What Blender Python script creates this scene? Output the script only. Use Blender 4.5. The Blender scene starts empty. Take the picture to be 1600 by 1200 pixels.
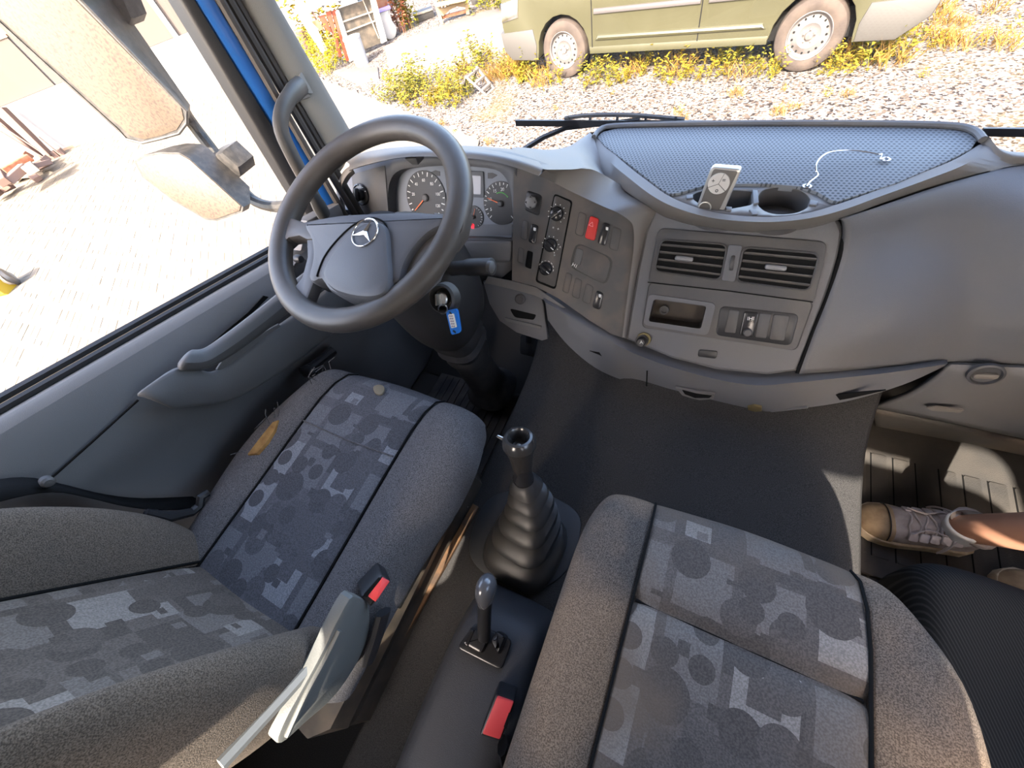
import bpy, bmesh, math, random
from mathutils import Vector as V, Matrix
sc = bpy.context.scene
COL = sc.collection
random.seed(7)
# ------------------------------------------------------------------ camera, sky, sun, exposure
F_PX = 600.0                                   # focal length, photo taken as 1600x1200
AX = ((0.89296217, 0.23812325, -0.38198937), (0.40142734, -0.80521205, 0.4364512), (-0.20365327, -0.54307539, -0.81461308))
EYE = V((0, 0, 1.25))
cd = bpy.data.cameras.new('camera'); cam = bpy.data.objects.new('camera', cd); COL.objects.link(cam)
cd.sensor_width = 36; cd.lens = F_PX / 1600 * 36; cd.clip_start = 0.01; cd.clip_end = 400
cam.matrix_world = Matrix(((AX[0][0], -AX[0][1], -AX[0][2], EYE.x), (AX[1][0], -AX[1][1], -AX[1][2], EYE.y),
                           (AX[2][0], -AX[2][1], -AX[2][2], EYE.z), (0, 0, 0, 1)))
sc.camera = cam
SUN_D = V((-0.06, 0.75, -0.62)).normalized()   # the way the sun travels: in over the seats from behind
w = bpy.data.worlds.new('sky'); sc.world = w; w.use_nodes = True
nt = w.node_tree; bg = nt.nodes['Background']; sky = nt.nodes.new('ShaderNodeTexSky')
sky.sky_type = 'NISHITA'; sky.sun_disc = False; sky.sun_elevation = math.asin(-SUN_D.z)
sky.sun_rotation = math.atan2(-SUN_D.x, -SUN_D.y); sky.dust_density = 3.5; sky.air_density = 0.8; sky.ozone_density = 0.4
tn = nt.nodes.new('ShaderNodeMix'); tn.data_type = 'RGBA'; tn.blend_type = 'MULTIPLY'; tn.inputs[0].default_value = 1; tn.inputs[7].default_value = (1.05, 0.985, 0.92, 1)   # the camera's warm white balance
nt.links.new(sky.outputs[0], tn.inputs[6]); nt.links.new(tn.outputs[2], bg.inputs[0]); bg.inputs[1].default_value = 0.75
sl = bpy.data.lights.new('sun', 'SUN'); so = bpy.data.objects.new('sun', sl); COL.objects.link(so)
sl.energy = 9.0; sl.angle = math.radians(0.6); sl.color = (1.0, 0.9, 0.78)
so.rotation_euler = SUN_D.to_track_quat('-Z', 'Y').to_euler()
vs = sc.view_settings
sc.display_settings.display_device = 'sRGB'
vs.view_transform = 'Standard'; vs.look = 'None'; vs.gamma = 1; vs.use_curve_mapping = False; vs.exposure = 1.7
# ------------------------------------------------------------------ survey helpers: a sight line from the photo met with a real plane
def ray(x, y):
    a, b = (x - 800) / F_PX, (y - 600) / F_PX
    return V([r[0] * a + r[1] * b + r[2] for r in AX])
def U(x, y, axis, val):
    d = ray(x, y); i = 'XYZ'.index(axis)
    return EYE + d * ((val - EYE[i]) / d[i])
class Plane:
    def __init__(s, p, n): s.p = V(p); s.n = V(n).normalized()
    def at(s, x, y, lift=0):
        d = ray(x, y); p = s.p + s.n * lift
        return EYE + d * ((p - EYE).dot(s.n) / d.dot(s.n))
    def poly(s, pts, lift=0): return [s.at(x, y, lift) for x, y in pts]
    def up(s, k): return Plane(s.p + s.n * k, s.n)
def plane3(a, b, c):
    n = (V(b) - V(a)).cross(V(c) - V(a)).normalized()
    if n.dot(EYE - V(a)) < 0: n = -n
    return Plane(a, n)
def PX(rows, axis, val): return [U(x, y, axis, val) for x, y in rows]
def PV(rows): return [U(*r) for r in rows]
# ------------------------------------------------------------------ materials
def mat(name, col, rough=0.6, metal=0.0, bump=0.0, bscale=300.0, col2=None, vscale=6.0, spec=0.4, sharp=(0.4, 0.65), bdist=0.002, coat=0, speck=0, sscale=500):
    m = bpy.data.materials.new(name); m.use_nodes = True
    n = m.node_tree.nodes; L = m.node_tree.links; b = n['Principled BSDF']
    b.inputs['Base Color'].default_value = (*col, 1); b.inputs['Roughness'].default_value = rough
    b.inputs['Metallic'].default_value = metal; b.inputs['Specular IOR Level'].default_value = spec
    b.inputs['Coat Weight'].default_value = coat
    tc = n.new('ShaderNodeTexCoord'); src = None
    def noise(s, d=3):
        t = n.new('ShaderNodeTexNoise'); t.inputs['Scale'].default_value = s; t.inputs['Detail'].default_value = d
        L.new(tc.outputs['Object'], t.inputs['Vector']); return t.outputs[0]
    if col2:
        rp = n.new('ShaderNodeValToRGB'); L.new(noise(vscale), rp.inputs[0])
        rp.color_ramp.elements[0].position, rp.color_ramp.elements[1].position = sharp
        rp.color_ramp.elements[0].color = (*col, 1); rp.color_ramp.elements[1].color = (*col2, 1); src = rp.outputs[0]
    if speck:
        mx = n.new('ShaderNodeMix'); mx.data_type = 'RGBA'; mx.blend_type = 'MULTIPLY'; mx.inputs[0].default_value = 1
        r2 = n.new('ShaderNodeValToRGB'); L.new(noise(sscale, 1), r2.inputs[0])
        r2.color_ramp.elements[0].position, r2.color_ramp.elements[1].position = 0.35, 0.65
        r2.color_ramp.elements[0].color = (1 - speck,) * 3 + (1,); r2.color_ramp.elements[1].color = (1 + speck,) * 3 + (1,)
        if src: L.new(src, mx.inputs[6])
        else: mx.inputs[6].default_value = (*col, 1)
        L.new(r2.outputs[0], mx.inputs[7]); src = mx.outputs[2]
    if src: L.new(src, b.inputs['Base Color'])
    if bump:
        bp = n.new('ShaderNodeBump'); bp.inputs['Strength'].default_value = bump; bp.inputs['Distance'].default_value = bdist
        L.new(noise(bscale, 2), bp.inputs['Height']); L.new(bp.outputs[0], b.inputs['Normal'])
    return m
def thin_glass(name, tint=(0.97, 0.98, 0.98), refl=0.05):
    m = bpy.data.materials.new(name); m.use_nodes = True; n = m.node_tree.nodes; L = m.node_tree.links
    n.remove(n['Principled BSDF']); out = n['Material Output']
    a = n.new('ShaderNodeBsdfTransparent'); a.inputs[0].default_value = (*tint, 1)
    g = n.new('ShaderNodeBsdfGlossy'); g.inputs['Roughness'].default_value = 0.02
    mx = n.new('ShaderNodeMixShader'); mx.inputs[0].default_value = refl
    L.new(a.outputs[0], mx.inputs[1]); L.new(g.outputs[0], mx.inputs[2]); L.new(mx.outputs[0], out.inputs[0]); return m
class NG:
    """small wrapper for building a node colour"""
    def __init__(s, m): s.m = m; s.n = m.node_tree.nodes; s.L = m.node_tree.links; s.b = s.n['Principled BSDF']
    def math(s, op, a, b=None, c=None):
        t = s.n.new('ShaderNodeMath'); t.operation = op
        for i, v in enumerate((a, b, c)):
            if v is None: continue
            if isinstance(v, (int, float)): t.inputs[i].default_value = v
            else: s.L.new(v, t.inputs[i])
        return t.outputs[0]
    def white(s, x, y):
        c = s.n.new('ShaderNodeCombineXYZ')
        for i, v in enumerate((x, y)): s.L.new(v, c.inputs[i])
        t = s.n.new('ShaderNodeTexWhiteNoise'); t.noise_dimensions = '2D'; s.L.new(c.outputs[0], t.inputs['Vector']); return t.outputs['Value']
    def ramp(s, f, stops, const=True):
        r = s.n.new('ShaderNodeValToRGB'); r.color_ramp.interpolation = 'CONSTANT' if const else 'LINEAR'
        e = r.color_ramp.elements
        while len(e) < len(stops): e.new(0.5)
        for k, (p, c) in enumerate(stops): e[k].position = p; e[k].color = (*c, 1)
        s.L.new(f, r.inputs[0]); return r.outputs[0]
    def mix(s, f, a, b, mode='MIX'):
        t = s.n.new('ShaderNodeMix'); t.data_type = 'RGBA'; t.blend_type = mode
        for i, v in ((0, f), (6, a), (7, b)):
            if isinstance(v, (int, float)): t.inputs[i].default_value = v
            elif isinstance(v, tuple): t.inputs[i].default_value = (*v, 1)
            else: s.L.new(v, t.inputs[i])
        return t.outputs[2]
    def coords(s, ax):
        tc = s.n.new('ShaderNodeTexCoord'); sp = s.n.new('ShaderNodeSeparateXYZ'); s.L.new(tc.outputs['Object'], sp.inputs[0])
        s.tc = tc; return [sp.outputs['XYZ'.index(c)] for c in ax]
    def noise(s, sc_, d=2):
        t = s.n.new('ShaderNodeTexNoise'); t.inputs['Scale'].default_value = sc_; t.inputs['Detail'].default_value = d
        s.L.new(s.tc.outputs['Object'], t.inputs['Vector']); return t.outputs[0]
def pattern_mat(name, ax, base, hi, dirt=None, ox=0.0, oy=0.0):
    """woven seat cloth printed with pale squares and dark discs"""
    m = mat(name, base, 0.95, spec=0.1); g = NG(m); x, y = g.coords(ax)
    x = g.math('ADD', x, 5 + ox); y = g.math('ADD', y, 5 + oy)
    s = 0.062
    def cell(v, sz, off=0.0):
        p = g.math('ADD', g.math('DIVIDE', v, sz), off); f = g.math('FLOOR', p); return f, g.math('SUBTRACT', p, f)
    cx, fx = cell(x, s); cy, fy = cell(y, s * 1.1)
    r = g.white(cx, cy); lo = tuple(p * 0.86 for p in base); mid = tuple(p * 0.62 + q * 0.38 for p, q in zip(base, hi))
    def square(sz, off, stops, frac, thr):
        ax_, afx = cell(x, sz, off); ay_, afy = cell(y, sz * 1.12, off * 1.7); rr = g.white(g.math('ADD', ax_, 31.0 * off + 1), g.math('ADD', ay_, 5.0))
        rs = g.white(g.math('ADD', ay_, 9.0 + off), ax_)
        ins_ = g.math('MULTIPLY', g.math('LESS_THAN', g.math('ABSOLUTE', g.math('SUBTRACT', afx, 0.5)), frac), g.math('LESS_THAN', g.math('ABSOLUTE', g.math('SUBTRACT', afy, 0.5)), g.math('MULTIPLY_ADD', rs, 0.14, frac - 0.12)))
        return g.math('MULTIPLY', ins_, g.math('GREATER_THAN', rr, thr)), g.ramp(rr, stops)
    def disc(sz, off, rad, thr):
        ax_, afx = cell(x, sz, off); ay_, afy = cell(y, sz, off * 1.7); rr = g.white(g.math('ADD', ax_, 17.0 * off + 3), ay_)
        dx = g.math('SUBTRACT', afx, 0.5); dy = g.math('SUBTRACT', afy, 0.5)
        d = g.math('SQRT', g.math('ADD', g.math('MULTIPLY', dx, dx), g.math('MULTIPLY', dy, dy)))
        return g.math('MULTIPLY', g.math('LESS_THAN', d, g.math('MULTIPLY_ADD', rr, rad, rad * 0.5)), g.math('GREATER_THAN', rr, thr))
    colr = g.ramp(r, [(0, lo), (0.3, base), (0.7, tuple(p * 1.12 for p in base))])
    k, c_ = square(0.088, 0.2, [(0, mid), (0.5, tuple(p * 1.3 for p in base)), (0.70, hi)], 0.42, 0.18); colr = g.mix(k, colr, c_)
    k, c_ = square(0.052, 0.55, [(0, base), (0.68, mid), (0.88, hi)], 0.36, 0.5); colr = g.mix(k, colr, c_)
    for a in ((0.088, 0.45, 0.25, 0.52, lo), (0.060, 0.13, 0.28, 0.72, base), (0.047, 0.77, 0.26, 0.75, lo)):
        colr = g.mix(disc(*a[:4]), colr, a[4])
    k, c_ = square(0.047, 0.31, [(0, lo), (0.9, mid)], 0.17, 0.6); colr = g.mix(k, colr, c_)
    wv = g.noise(420, 1); colr = g.mix(1.0, colr, g.ramp(wv, [(0.35, (0.8,) * 3), (0.65, (1.2,) * 3)], False), 'MULTIPLY')
    if dirt: colr = g.mix(g.math('MULTIPLY', g.ramp(g.noise(5, 3), [(0.42, (0,) * 3), (0.62, (1,) * 3)], False), 0.8), colr, dirt)
    g.L.new(colr, g.b.inputs['Base Color'])
    bp = g.n.new('ShaderNodeBump'); bp.inputs['Strength'].default_value = 0.4; bp.inputs['Distance'].default_value = 0.001
    g.L.new(g.noise(500, 1), bp.inputs['Height']); g.L.new(bp.outputs[0], g.b.inputs['Normal'])
    return m
# ------------------------------------------------------------------ object helpers
def tag(o, label=None, cat=None, group=None, kind=None):
    if label: o['label'] = label
    if cat: o['category'] = cat
    if group: o['group'] = group
    if kind: o['kind'] = kind
    return o
def thing(name, label, cat, loc=(0, 0, 0), group=None):
    o = bpy.data.objects.new(name, None); COL.objects.link(o); o.location = loc; o.empty_display_size = 0.05
    return tag(o, label, cat, group)
def wloc(p):
    v = V((0, 0, 0))
    while p is not None: v += V(p.location); p = p.parent
    return v
def obj(name, geo, m, parent=None, smooth=35, sub=0, solid=0, bev=0, bseg=2, label=None):
    """ONE mesh object from (verts, faces) given in world coordinates"""
    vv, ff = geo; off = wloc(parent)
    me = bpy.data.meshes.new(name); me.from_pydata([V(v) - off for v in vv], [], ff); me.update()
    bm = bmesh.new(); bm.from_mesh(me)
    bmesh.ops.remove_doubles(bm, verts=bm.verts, dist=1e-6)
    bmesh.ops.recalc_face_normals(bm, faces=bm.faces); bm.to_mesh(me); bm.free()
    for ma in (m if isinstance(m, (list, tuple)) else [m]): me.materials.append(ma)
    o = bpy.data.objects.new(name, me); COL.objects.link(o)
    if parent is not None: o.parent = parent
    if smooth:
        me.shade_smooth(); me.set_sharp_from_angle(angle=math.radians(smooth))
    if solid:
        md = o.modifiers.new('thick', 'SOLIDIFY'); md.thickness = abs(solid); md.offset = 1 if solid > 0 else -1
    if bev:
        md = o.modifiers.new('round', 'BEVEL'); md.width = bev; md.segments = bseg; md.limit_method = 'ANGLE'; md.angle_limit = math.radians(40)
    if sub:
        md = o.modifiers.new('sub', 'SUBSURF'); md.levels = sub; md.render_levels = sub
    if label: o['label'] = label
    return o
def join(*geos):
    vv, ff = [], []
    for a, b in geos:
        k = len(vv); vv += list(a); ff += [tuple(i + k for i in f) for f in b]
    return vv, ff
def prism(poly, depth, n=None, bev=0.0):
    """closed planar outline, front face at the outline, body running back along -n; bev rounds the front edge"""
    poly = [V(p) for p in poly]
    if n is None:
        n = V((0, 0, 0))
        for a, b in zip(poly, poly[1:] + poly[:1]): n += (a - EYE).cross(b - EYE)
        c = sum(poly, V()) / len(poly)
        n = sum(((poly[i] - c).cross(poly[(i + 1) % len(poly)] - c) for i in range(len(poly))), V()).normalized()
        if n.dot(EYE - c) < 0: n = -n
    n = V(n).normalized(); k = len(poly)
    # orient counter-clockwise about n
    c = sum(poly, V()) / k
    if sum((poly[i] - c).cross(poly[(i + 1) % k] - c).dot(n) for i in range(k)) < 0: poly.reverse()
    def inset(d):
        out = []
        for i in range(k):
            a, b, e = poly[i - 1], poly[i], poly[(i + 1) % k]
            d1 = (b - a).normalized(); d2 = (e - b).normalized()
            n1 = n.cross(d1); n2 = n.cross(d2); m_ = (n1 + n2)
            m_ = m_.normalized() if m_.length > 1e-6 else n1
            out.append(b + m_ * min(d / max(0.35, m_.dot(n1)), d * 2))
        return out
    rings = []
    if bev > 0:
        rings = [inset(bev), [p - n * bev * 0.3 for p in inset(bev * 0.3)], [p - n * bev for p in poly]]
    else: rings = [poly]
    rings.append([p - n * depth for p in poly])
    vv = [p for r in rings for p in r]; ff = [tuple(range(k))]
    for r in range(len(rings) - 1):
        for i in range(k):
            j = (i + 1) % k; ff.append((r * k + i, (r + 1) * k + i, (r + 1) * k + j, r * k + j))
    ff.append(tuple(reversed(range((len(rings) - 1) * k, len(rings) * k))))
    return vv, ff
class Frame:
    def __init__(s, o, u, v): s.o = V(o); s.u = V(u).normalized(); s.n = s.u.cross(V(v)).normalized(); s.v = s.n.cross(s.u)
    def at(s, a, b, c=0): return s.o + s.u * a + s.v * b + s.n * c
def frame_on(pl, x, y, lift=0.0, dx=10, dy=0):
    """frame on a plane at a surveyed point, u running along a surveyed direction"""
    o = pl.at(x, y, lift); u = pl.at(x + dx, y + dy, lift) - o; return Frame(o, u, pl.n.cross(u))
def rrect(fr, w_, h_, r, cx=0, cy=0, c=0, n=4):
    r = min(r, w_ / 2 - 1e-5, h_ / 2 - 1e-5); out = []
    for sx, sy, a0 in ((1, 1, 0), (-1, 1, 90), (-1, -1, 180), (1, -1, 270)):
        for k in range(n + 1):
            a = math.radians(a0 + 90 * k / n)
            out.append(fr.at(cx + sx * (w_ / 2 - r) + r * math.cos(a), cy + sy * (h_ / 2 - r) + r * math.sin(a), c))
    return out
def ring(fr, r, n=24, c=0, ry=None, cx=0, cy=0): return [fr.at(cx + r * math.cos(2 * math.pi * k / n), cy + (ry or r) * math.sin(2 * math.pi * k / n), c) for k in range(n)]
def disc(fr, r, h, n=24, bev=0.0, cx=0, cy=0, ry=None): return prism(ring(fr, r, n, h, ry, cx, cy), h, fr.n, bev)
def quad4(pl, q, r=0.25, n=3, lift=0):
    """rounded quadrilateral through four surveyed corners"""
    P = [pl.at(x, y, lift) for x, y in q]; out = []
    for i in range(4):
        a, b, c = P[i - 1], P[i], P[(i + 1) % 4]
        s = min((a - b).length, (c - b).length) * r
        p0 = b + (a - b).normalized() * s; p1 = b + (c - b).normalized() * s
        for k in range(n + 1):
            t = k / n; out.append(p0 * (1 - t) ** 2 + b * 2 * t * (1 - t) + p1 * t * t)
    return out
def spline(pts, n, closed=False):
    pts = [V(p) for p in pts]; k = len(pts); out = []
    tot = n if closed else n - 1
    for i in range(n):
        t = i / tot * (k if closed else k - 1); j = min(int(t), k - 1 if closed else k - 2); f = t - j
        if closed: a, b, c, d = pts[(j - 1) % k], pts[j % k], pts[(j + 1) % k], pts[(j + 2) % k]
        else: a, b, c, d = pts[max(j - 1, 0)], pts[j], pts[j + 1], pts[min(j + 2, k - 1)]
        out.append(0.5 * (2 * b + (c - a) * f + (2 * a - 5 * b + 4 * c - d) * f * f + (3 * b - a - 3 * c + d) * f ** 3))
    return out
def loft(rows, closed=False, cap=False, dbl=False):
    rows = [[V(p) for p in r] for r in rows]; k = len(rows[0]); vv = [p for r in rows for p in r]; ff = []
    for r in range(len(rows) - 1):
        for i in range(k if closed else k - 1):
            j = (i + 1) % k; ff.append((r * k + i, r * k + j, (r + 1) * k + j, (r + 1) * k + i))
    if cap:
        ff.append(tuple(reversed(range(k)))); ff.append(tuple(range((len(rows) - 1) * k, len(rows) * k)))
    return vv, ff
def sheet(rows, n, m_=None):
    """surface through rows of unequal length: each row splined to n, then m_ splined rows across"""
    R_ = [spline(r, n) for r in rows]
    if m_:
        cols = [spline([r[i] for r in R_], m_) for i in range(n)]
        R_ = [[c[j] for c in cols] for j in range(m_)]
    return loft(R_)
def tube(path, r, seg=8, closed=False, cap=True, flat=1.0, up=None):
    path = [V(p) for p in path]; k = len(path); rad = r if isinstance(r, (list, tuple)) else [r] * k
    rows = []; prev = None
    for i, p in enumerate(path):
        a = path[i - 1] if (i or closed) else p; b = path[(i + 1) % k] if (i < k - 1 or closed) else p
        t = (b - a).normalized()
        ref = prev if prev is not None else (V(up) if up is not None else (V((0, 0, 1)) if abs(t.z) < 0.9 else V((1, 0, 0))))
        x = (ref - t * ref.dot(t)).normalized(); y = t.cross(x); prev = x
        rows.append([p + x * rad[i] * math.cos(2 * math.pi * s / seg) + y * rad[i] * flat * math.sin(2 * math.pi * s / seg) for s in range(seg)])
    if closed: rows.append(rows[0])
    return loft(rows, True, cap and not closed)
def lathe(fr, prof, seg=24, cap=True):
    return loft([ring(fr, max(r, 1e-4), seg, h) for r, h in prof], True, cap)
def box(fr, x0, x1, y0, y1, z0, z1):
    c = [fr.at(x, y, z) for z in (z0, z1) for y in (y0, y1) for x in (x0, x1)]
    return c, [(0, 2, 3, 1), (4, 5, 7, 6), (0, 1, 5, 4), (2, 6, 7, 3), (0, 4, 6, 2), (1, 3, 7, 5)]
def abox(x0, x1, y0, y1, z0, z1): return box(WF, x0, x1, y0, y1, z0, z1)
WF = Frame((0, 0, 0), (1, 0, 0), (0, 1, 0))
def bar(a, b, w_, h_, up=(0, 0, 1)):
    a, b = V(a), V(b); t = (b - a).normalized(); s = t.cross(V(up)).normalized(); u = s.cross(t)
    f = Frame(a, t, s); return box(Frame(a, t, s), 0, (b - a).length, -w_ / 2, w_ / 2, -h_ / 2, h_ / 2)
def holed(outer, holes):
    """flat sheet with holes"""
    bm = bmesh.new(); ed = []
    for lp in [outer] + holes:
        vs_ = [bm.verts.new(p) for p in lp]
        ed += [bm.edges.new((vs_[i], vs_[(i + 1) % len(vs_)])) for i in range(len(vs_))]
    bmesh.ops.triangle_fill(bm, use_beauty=True, edges=ed)
    bm.verts.ensure_lookup_table(); bm.verts.index_update()
    r = [v.co.copy() for v in bm.verts], [tuple(v.index for v in f.verts) for f in bm.faces]; bm.free(); return r
def prism_holed(outer, hole, depth, n, bev=.002):
    c = sum(outer, V()) / len(outer); k = len(outer)
    ins = [p + (c - p).normalized() * bev * 1.3 for p in outer]
    side = loft([ins, [p - V(n) * bev for p in outer], [p - V(n) * depth for p in outer]], True)
    return join(holed(ins, [hole]), side, walls(hole, n, depth, False))
def walls(loop, n, depth, floor=True):
    k = len(loop); lo = [p - V(n) * depth for p in loop]
    return list(loop) + lo, [(i, (i + 1) % k, k + (i + 1) % k, k + i) for i in range(k)] + ([tuple(range(k, 2 * k))] if floor else [])
def text(name, s, fr, size, m, parent, depth=0.0004):
    c = bpy.data.curves.new(name, 'FONT'); c.body = s; c.size = size; c.extrude = depth; c.align_x = 'CENTER'; c.align_y = 'CENTER'
    c.materials.append(m); tmp = bpy.data.objects.new(name, c); me = bpy.data.meshes.new_from_object(tmp)
    bpy.data.objects.remove(tmp); o = bpy.data.objects.new(name, me); COL.objects.link(o)
    if not me.materials: me.materials.append(m)
    mw = Matrix((fr.u, fr.v, fr.n)).transposed().to_4x4(); mw.translation = fr.o
    if parent is not None:
        o.parent = parent; mw.translation = fr.o - wloc(parent)
    o.matrix_local = mw; return o
def copy_tree(o, parent=None):
    c = o.copy(); COL.objects.link(c)
    if parent is not None: c.parent = parent
    for ch in list(o.children): copy_tree(ch, c)
    return c
# ------------------------------------------------------------------ materials
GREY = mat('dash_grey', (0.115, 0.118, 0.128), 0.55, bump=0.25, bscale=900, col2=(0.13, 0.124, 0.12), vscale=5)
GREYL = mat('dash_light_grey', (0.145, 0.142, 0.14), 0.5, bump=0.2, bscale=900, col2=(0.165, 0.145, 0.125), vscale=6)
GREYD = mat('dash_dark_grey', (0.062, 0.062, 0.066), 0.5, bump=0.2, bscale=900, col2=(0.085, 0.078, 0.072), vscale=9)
DUSTY = mat('dusty_panel', (0.068, 0.066, 0.067), 0.45, bump=0.1, bscale=700, col2=(0.11, 0.092, 0.08), vscale=14)
BLK = mat('black_plastic', (0.018, 0.018, 0.02), 0.38, bump=0.1, bscale=900)
BLKS = mat('black_gloss', (0.022, 0.022, 0.024), 0.22)
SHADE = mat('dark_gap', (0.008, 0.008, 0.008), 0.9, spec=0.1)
RUB = mat('rubber', (0.03, 0.03, 0.032), 0.55, bump=0.15, bscale=400, col2=(0.05, 0.047, 0.045), vscale=30)
RUBMAT = mat('rubber_mat', (0.022, 0.022, 0.023), 0.75, bump=0.2, bscale=300, col2=(0.06, 0.05, 0.043), vscale=12)
CARPET = mat('carpet', (0.044, 0.042, 0.041), 1.0, bump=0.6, bscale=700, spec=0.05, speck=0.35, sscale=700)
WHEELM = mat('wheel_leather', (0.056, 0.049, 0.044), 0.42, bump=0.12, bscale=800, col2=(0.08, 0.067, 0.057), vscale=10)
PADM = mat('wheel_pad', (0.085, 0.085, 0.092), 0.5, bump=0.2, bscale=900)
CHROME = mat('chrome', (0.75, 0.75, 0.76), 0.15, metal=1)
STEEL = mat('steel', (0.45, 0.44, 0.42), 0.35, metal=1)
RED = mat('red_button', (0.62, 0.035, 0.03), 0.45)
REDB = mat('red_buckle', (0.72, 0.07, 0.075), 0.4)
BLUE = mat('blue_paint', (0.015, 0.11, 0.38), 0.3, coat=0.5)
WHT = mat('white_print', (0.7, 0.7, 0.68), 0.6)
TRIMG = mat('pillar_trim', (0.225, 0.22, 0.205), 0.6, bump=0.15, bscale=700)
HEADL = mat('roof_lining', (0.4, 0.39, 0.37), 0.9)
GLASS = thin_glass('window_glass')
PW = mat('mirror_face', (0.72, 0.70, 0.66), 0.12, metal=1)
GREEN = mat('green_print', (0.1, 0.45, 0.08), 0.6)
ORNG = mat('needle_orange', (0.8, 0.16, 0.04), 0.5)
# the perforated grille of the upper tray
PERF = mat('perforated_grey', (0.17, 0.19, 0.21), 0.6, spec=0.3)
g = NG(PERF); x, y = g.coords('XY'); sx = 0.008
yy = g.math('DIVIDE', y, sx); row = g.math('FLOOR', yy)
xx = g.math('ADD', g.math('DIVIDE', x, sx), g.math('MULTIPLY', row, 0.5))
fx = g.math('SUBTRACT', g.math('FRACT', g.math('ADD', xx, 300.0)), 0.5); fy = g.math('SUBTRACT', g.math('FRACT', g.math('ADD', yy, 300.0)), 0.5)
dd = g.math('SQRT', g.math('ADD', g.math('MULTIPLY', fx, fx), g.math('MULTIPLY', fy, fy)))
g.L.new(g.mix(g.math('LESS_THAN', dd, 0.3), (0.155, 0.168, 0.182), (0.05, 0.056, 0.064)), g.b.inputs['Base Color'])
# ------------------------------------------------------------------ cab shell
fl = tag(obj('floor', abox(-1.02, 1.02, -0.75, 1.0, -0.06, 0.0), CARPET), kind='structure')
# engine tunnel: a rounded carpeted hump that climbs towards the front
def tun_row(y, z, xl=-0.425, xr=0.43):
    c = 0.045
    return [(xl - 0.012, y, 0.0), (xl, y, z * 0.5), (xl, y, z - c), (xl + c * 0.3, y, z - c * 0.3), (xl + c, y, z), (xl + 0.2, y, z), ((xl + xr) / 2, y, z + 0.004),
            (xr - 0.2, y, z), (xr - c, y, z), (xr - c * 0.3, y, z - c * 0.3), (xr, y, z - c), (xr + 0.004, y, z * 0.5), (xr + 0.016, y, 0.0)]
obj('engine_tunnel', loft([tun_row(y, z) for y, z in ((-0.74, 0.30), (-0.3, 0.30), (0.1, 0.30), (0.4, 0.30), (0.54, 0.305), (0.62, 0.33), (0.72, 0.40), (0.85, 0.50), (0.99, 0.58))]), CARPET, fl, sub=1)
obj('toe_board', join(bar((-0.7, 0.62, 0.0), (-0.7, 0.98, 0.22), 0.62, 0.012), bar((0.72, 0.90, -0.02), (0.72, 0.99, 0.36), 0.62, 0.012)), mat('footwell_dark', (.02, .0185, .0175), .8), fl)
tag(obj('wall_front', abox(-1.02, 1.02, 0.99, 1.03, -0.06, 0.68), BLK), kind='structure')
def rwin(x0, x1, z1): return rrect(Frame(((x0 + x1) / 2, -0.75, (0.86 + z1) / 2), (1, 0, 0), (0, 0, 1)), x1 - x0, z1 - 0.86, 0.05)
rear_windows = [rwin(-0.70, -0.31, 1.18), rwin(0.335, 0.98, 1.355)]
wr = tag(obj('wall_rear', holed([V(p) for p in ((-1.05, -.75, -.06), (1.05, -.75, -.06), (1.05, -.75, 1.65), (-1.05, -.75, 1.65))], rear_windows), HEADL, solid=.03), kind='structure')
for k, q in enumerate(rear_windows): tag(obj('window_%d' % (4 + k), prism([p - V((0, .02, 0)) for p in q], .004, (0, 1, 0)), GLASS), kind='structure')
tag(obj('wall_left', join(abox(-1.05, -1.0, -0.80, -0.56, -0.06, 1.65), abox(-1.05, -1.0, -0.60, 0.75, 1.50, 1.65), abox(-1.06, -1.0, -0.62, 0.98, -0.10, 0.03), abox(-1.03, -0.985, 0.72, 0.99, 0.0, 0.70)), GREYD), kind='structure')
tag(obj('ceiling', abox(-1.05, 1.05, -0.80, 1.0, 1.62, 1.66), HEADL), kind='structure')
# windscreen
def wsx(x, z): return 1.105 - 0.24 * (abs(x) / 0.93) ** 2.2 - (z - 0.75) * 0.16
ws = tag(obj('window_1', loft([[(x, wsx(x, z), z) for x in [(-0.93 + 0.0775 * k) for k in range(25)]] for z in (0.72, 0.95, 1.2, 1.45, 1.62)]), GLASS, solid=0), kind='structure')
# right-hand side of the cab: sill, rear corner post, header, open door
dwin = [V((1.0, y, z)) for y, z in ((-.30, .88), (.62, .74), (.66, .80), (.60, 1.40), (-.26, 1.42), (-.30, 1.36))]
wrt = tag(obj('wall_right', holed([V(p) for p in ((1.0, -.80, -.06), (1.0, .95, -.06), (1.0, .95, 1.65), (1.0, -.80, 1.65))], [dwin]), GREY, solid=.03), kind='structure')
tag(obj('window_3', prism([p + V((.015, 0, 0)) for p in dwin], .004, (-1, 0, 0)), GLASS), kind='structure')
tag(obj('trim_2', loft([[(x, y, z) for x, y in ((0.90, 0.86), (0.985, 0.70), (0.995, 0.70), (0.995, 0.92), (0.95, 0.95))] for z in (0.13, 0.8, 1.62)], True, True), TRIMG), kind='structure')
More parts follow.
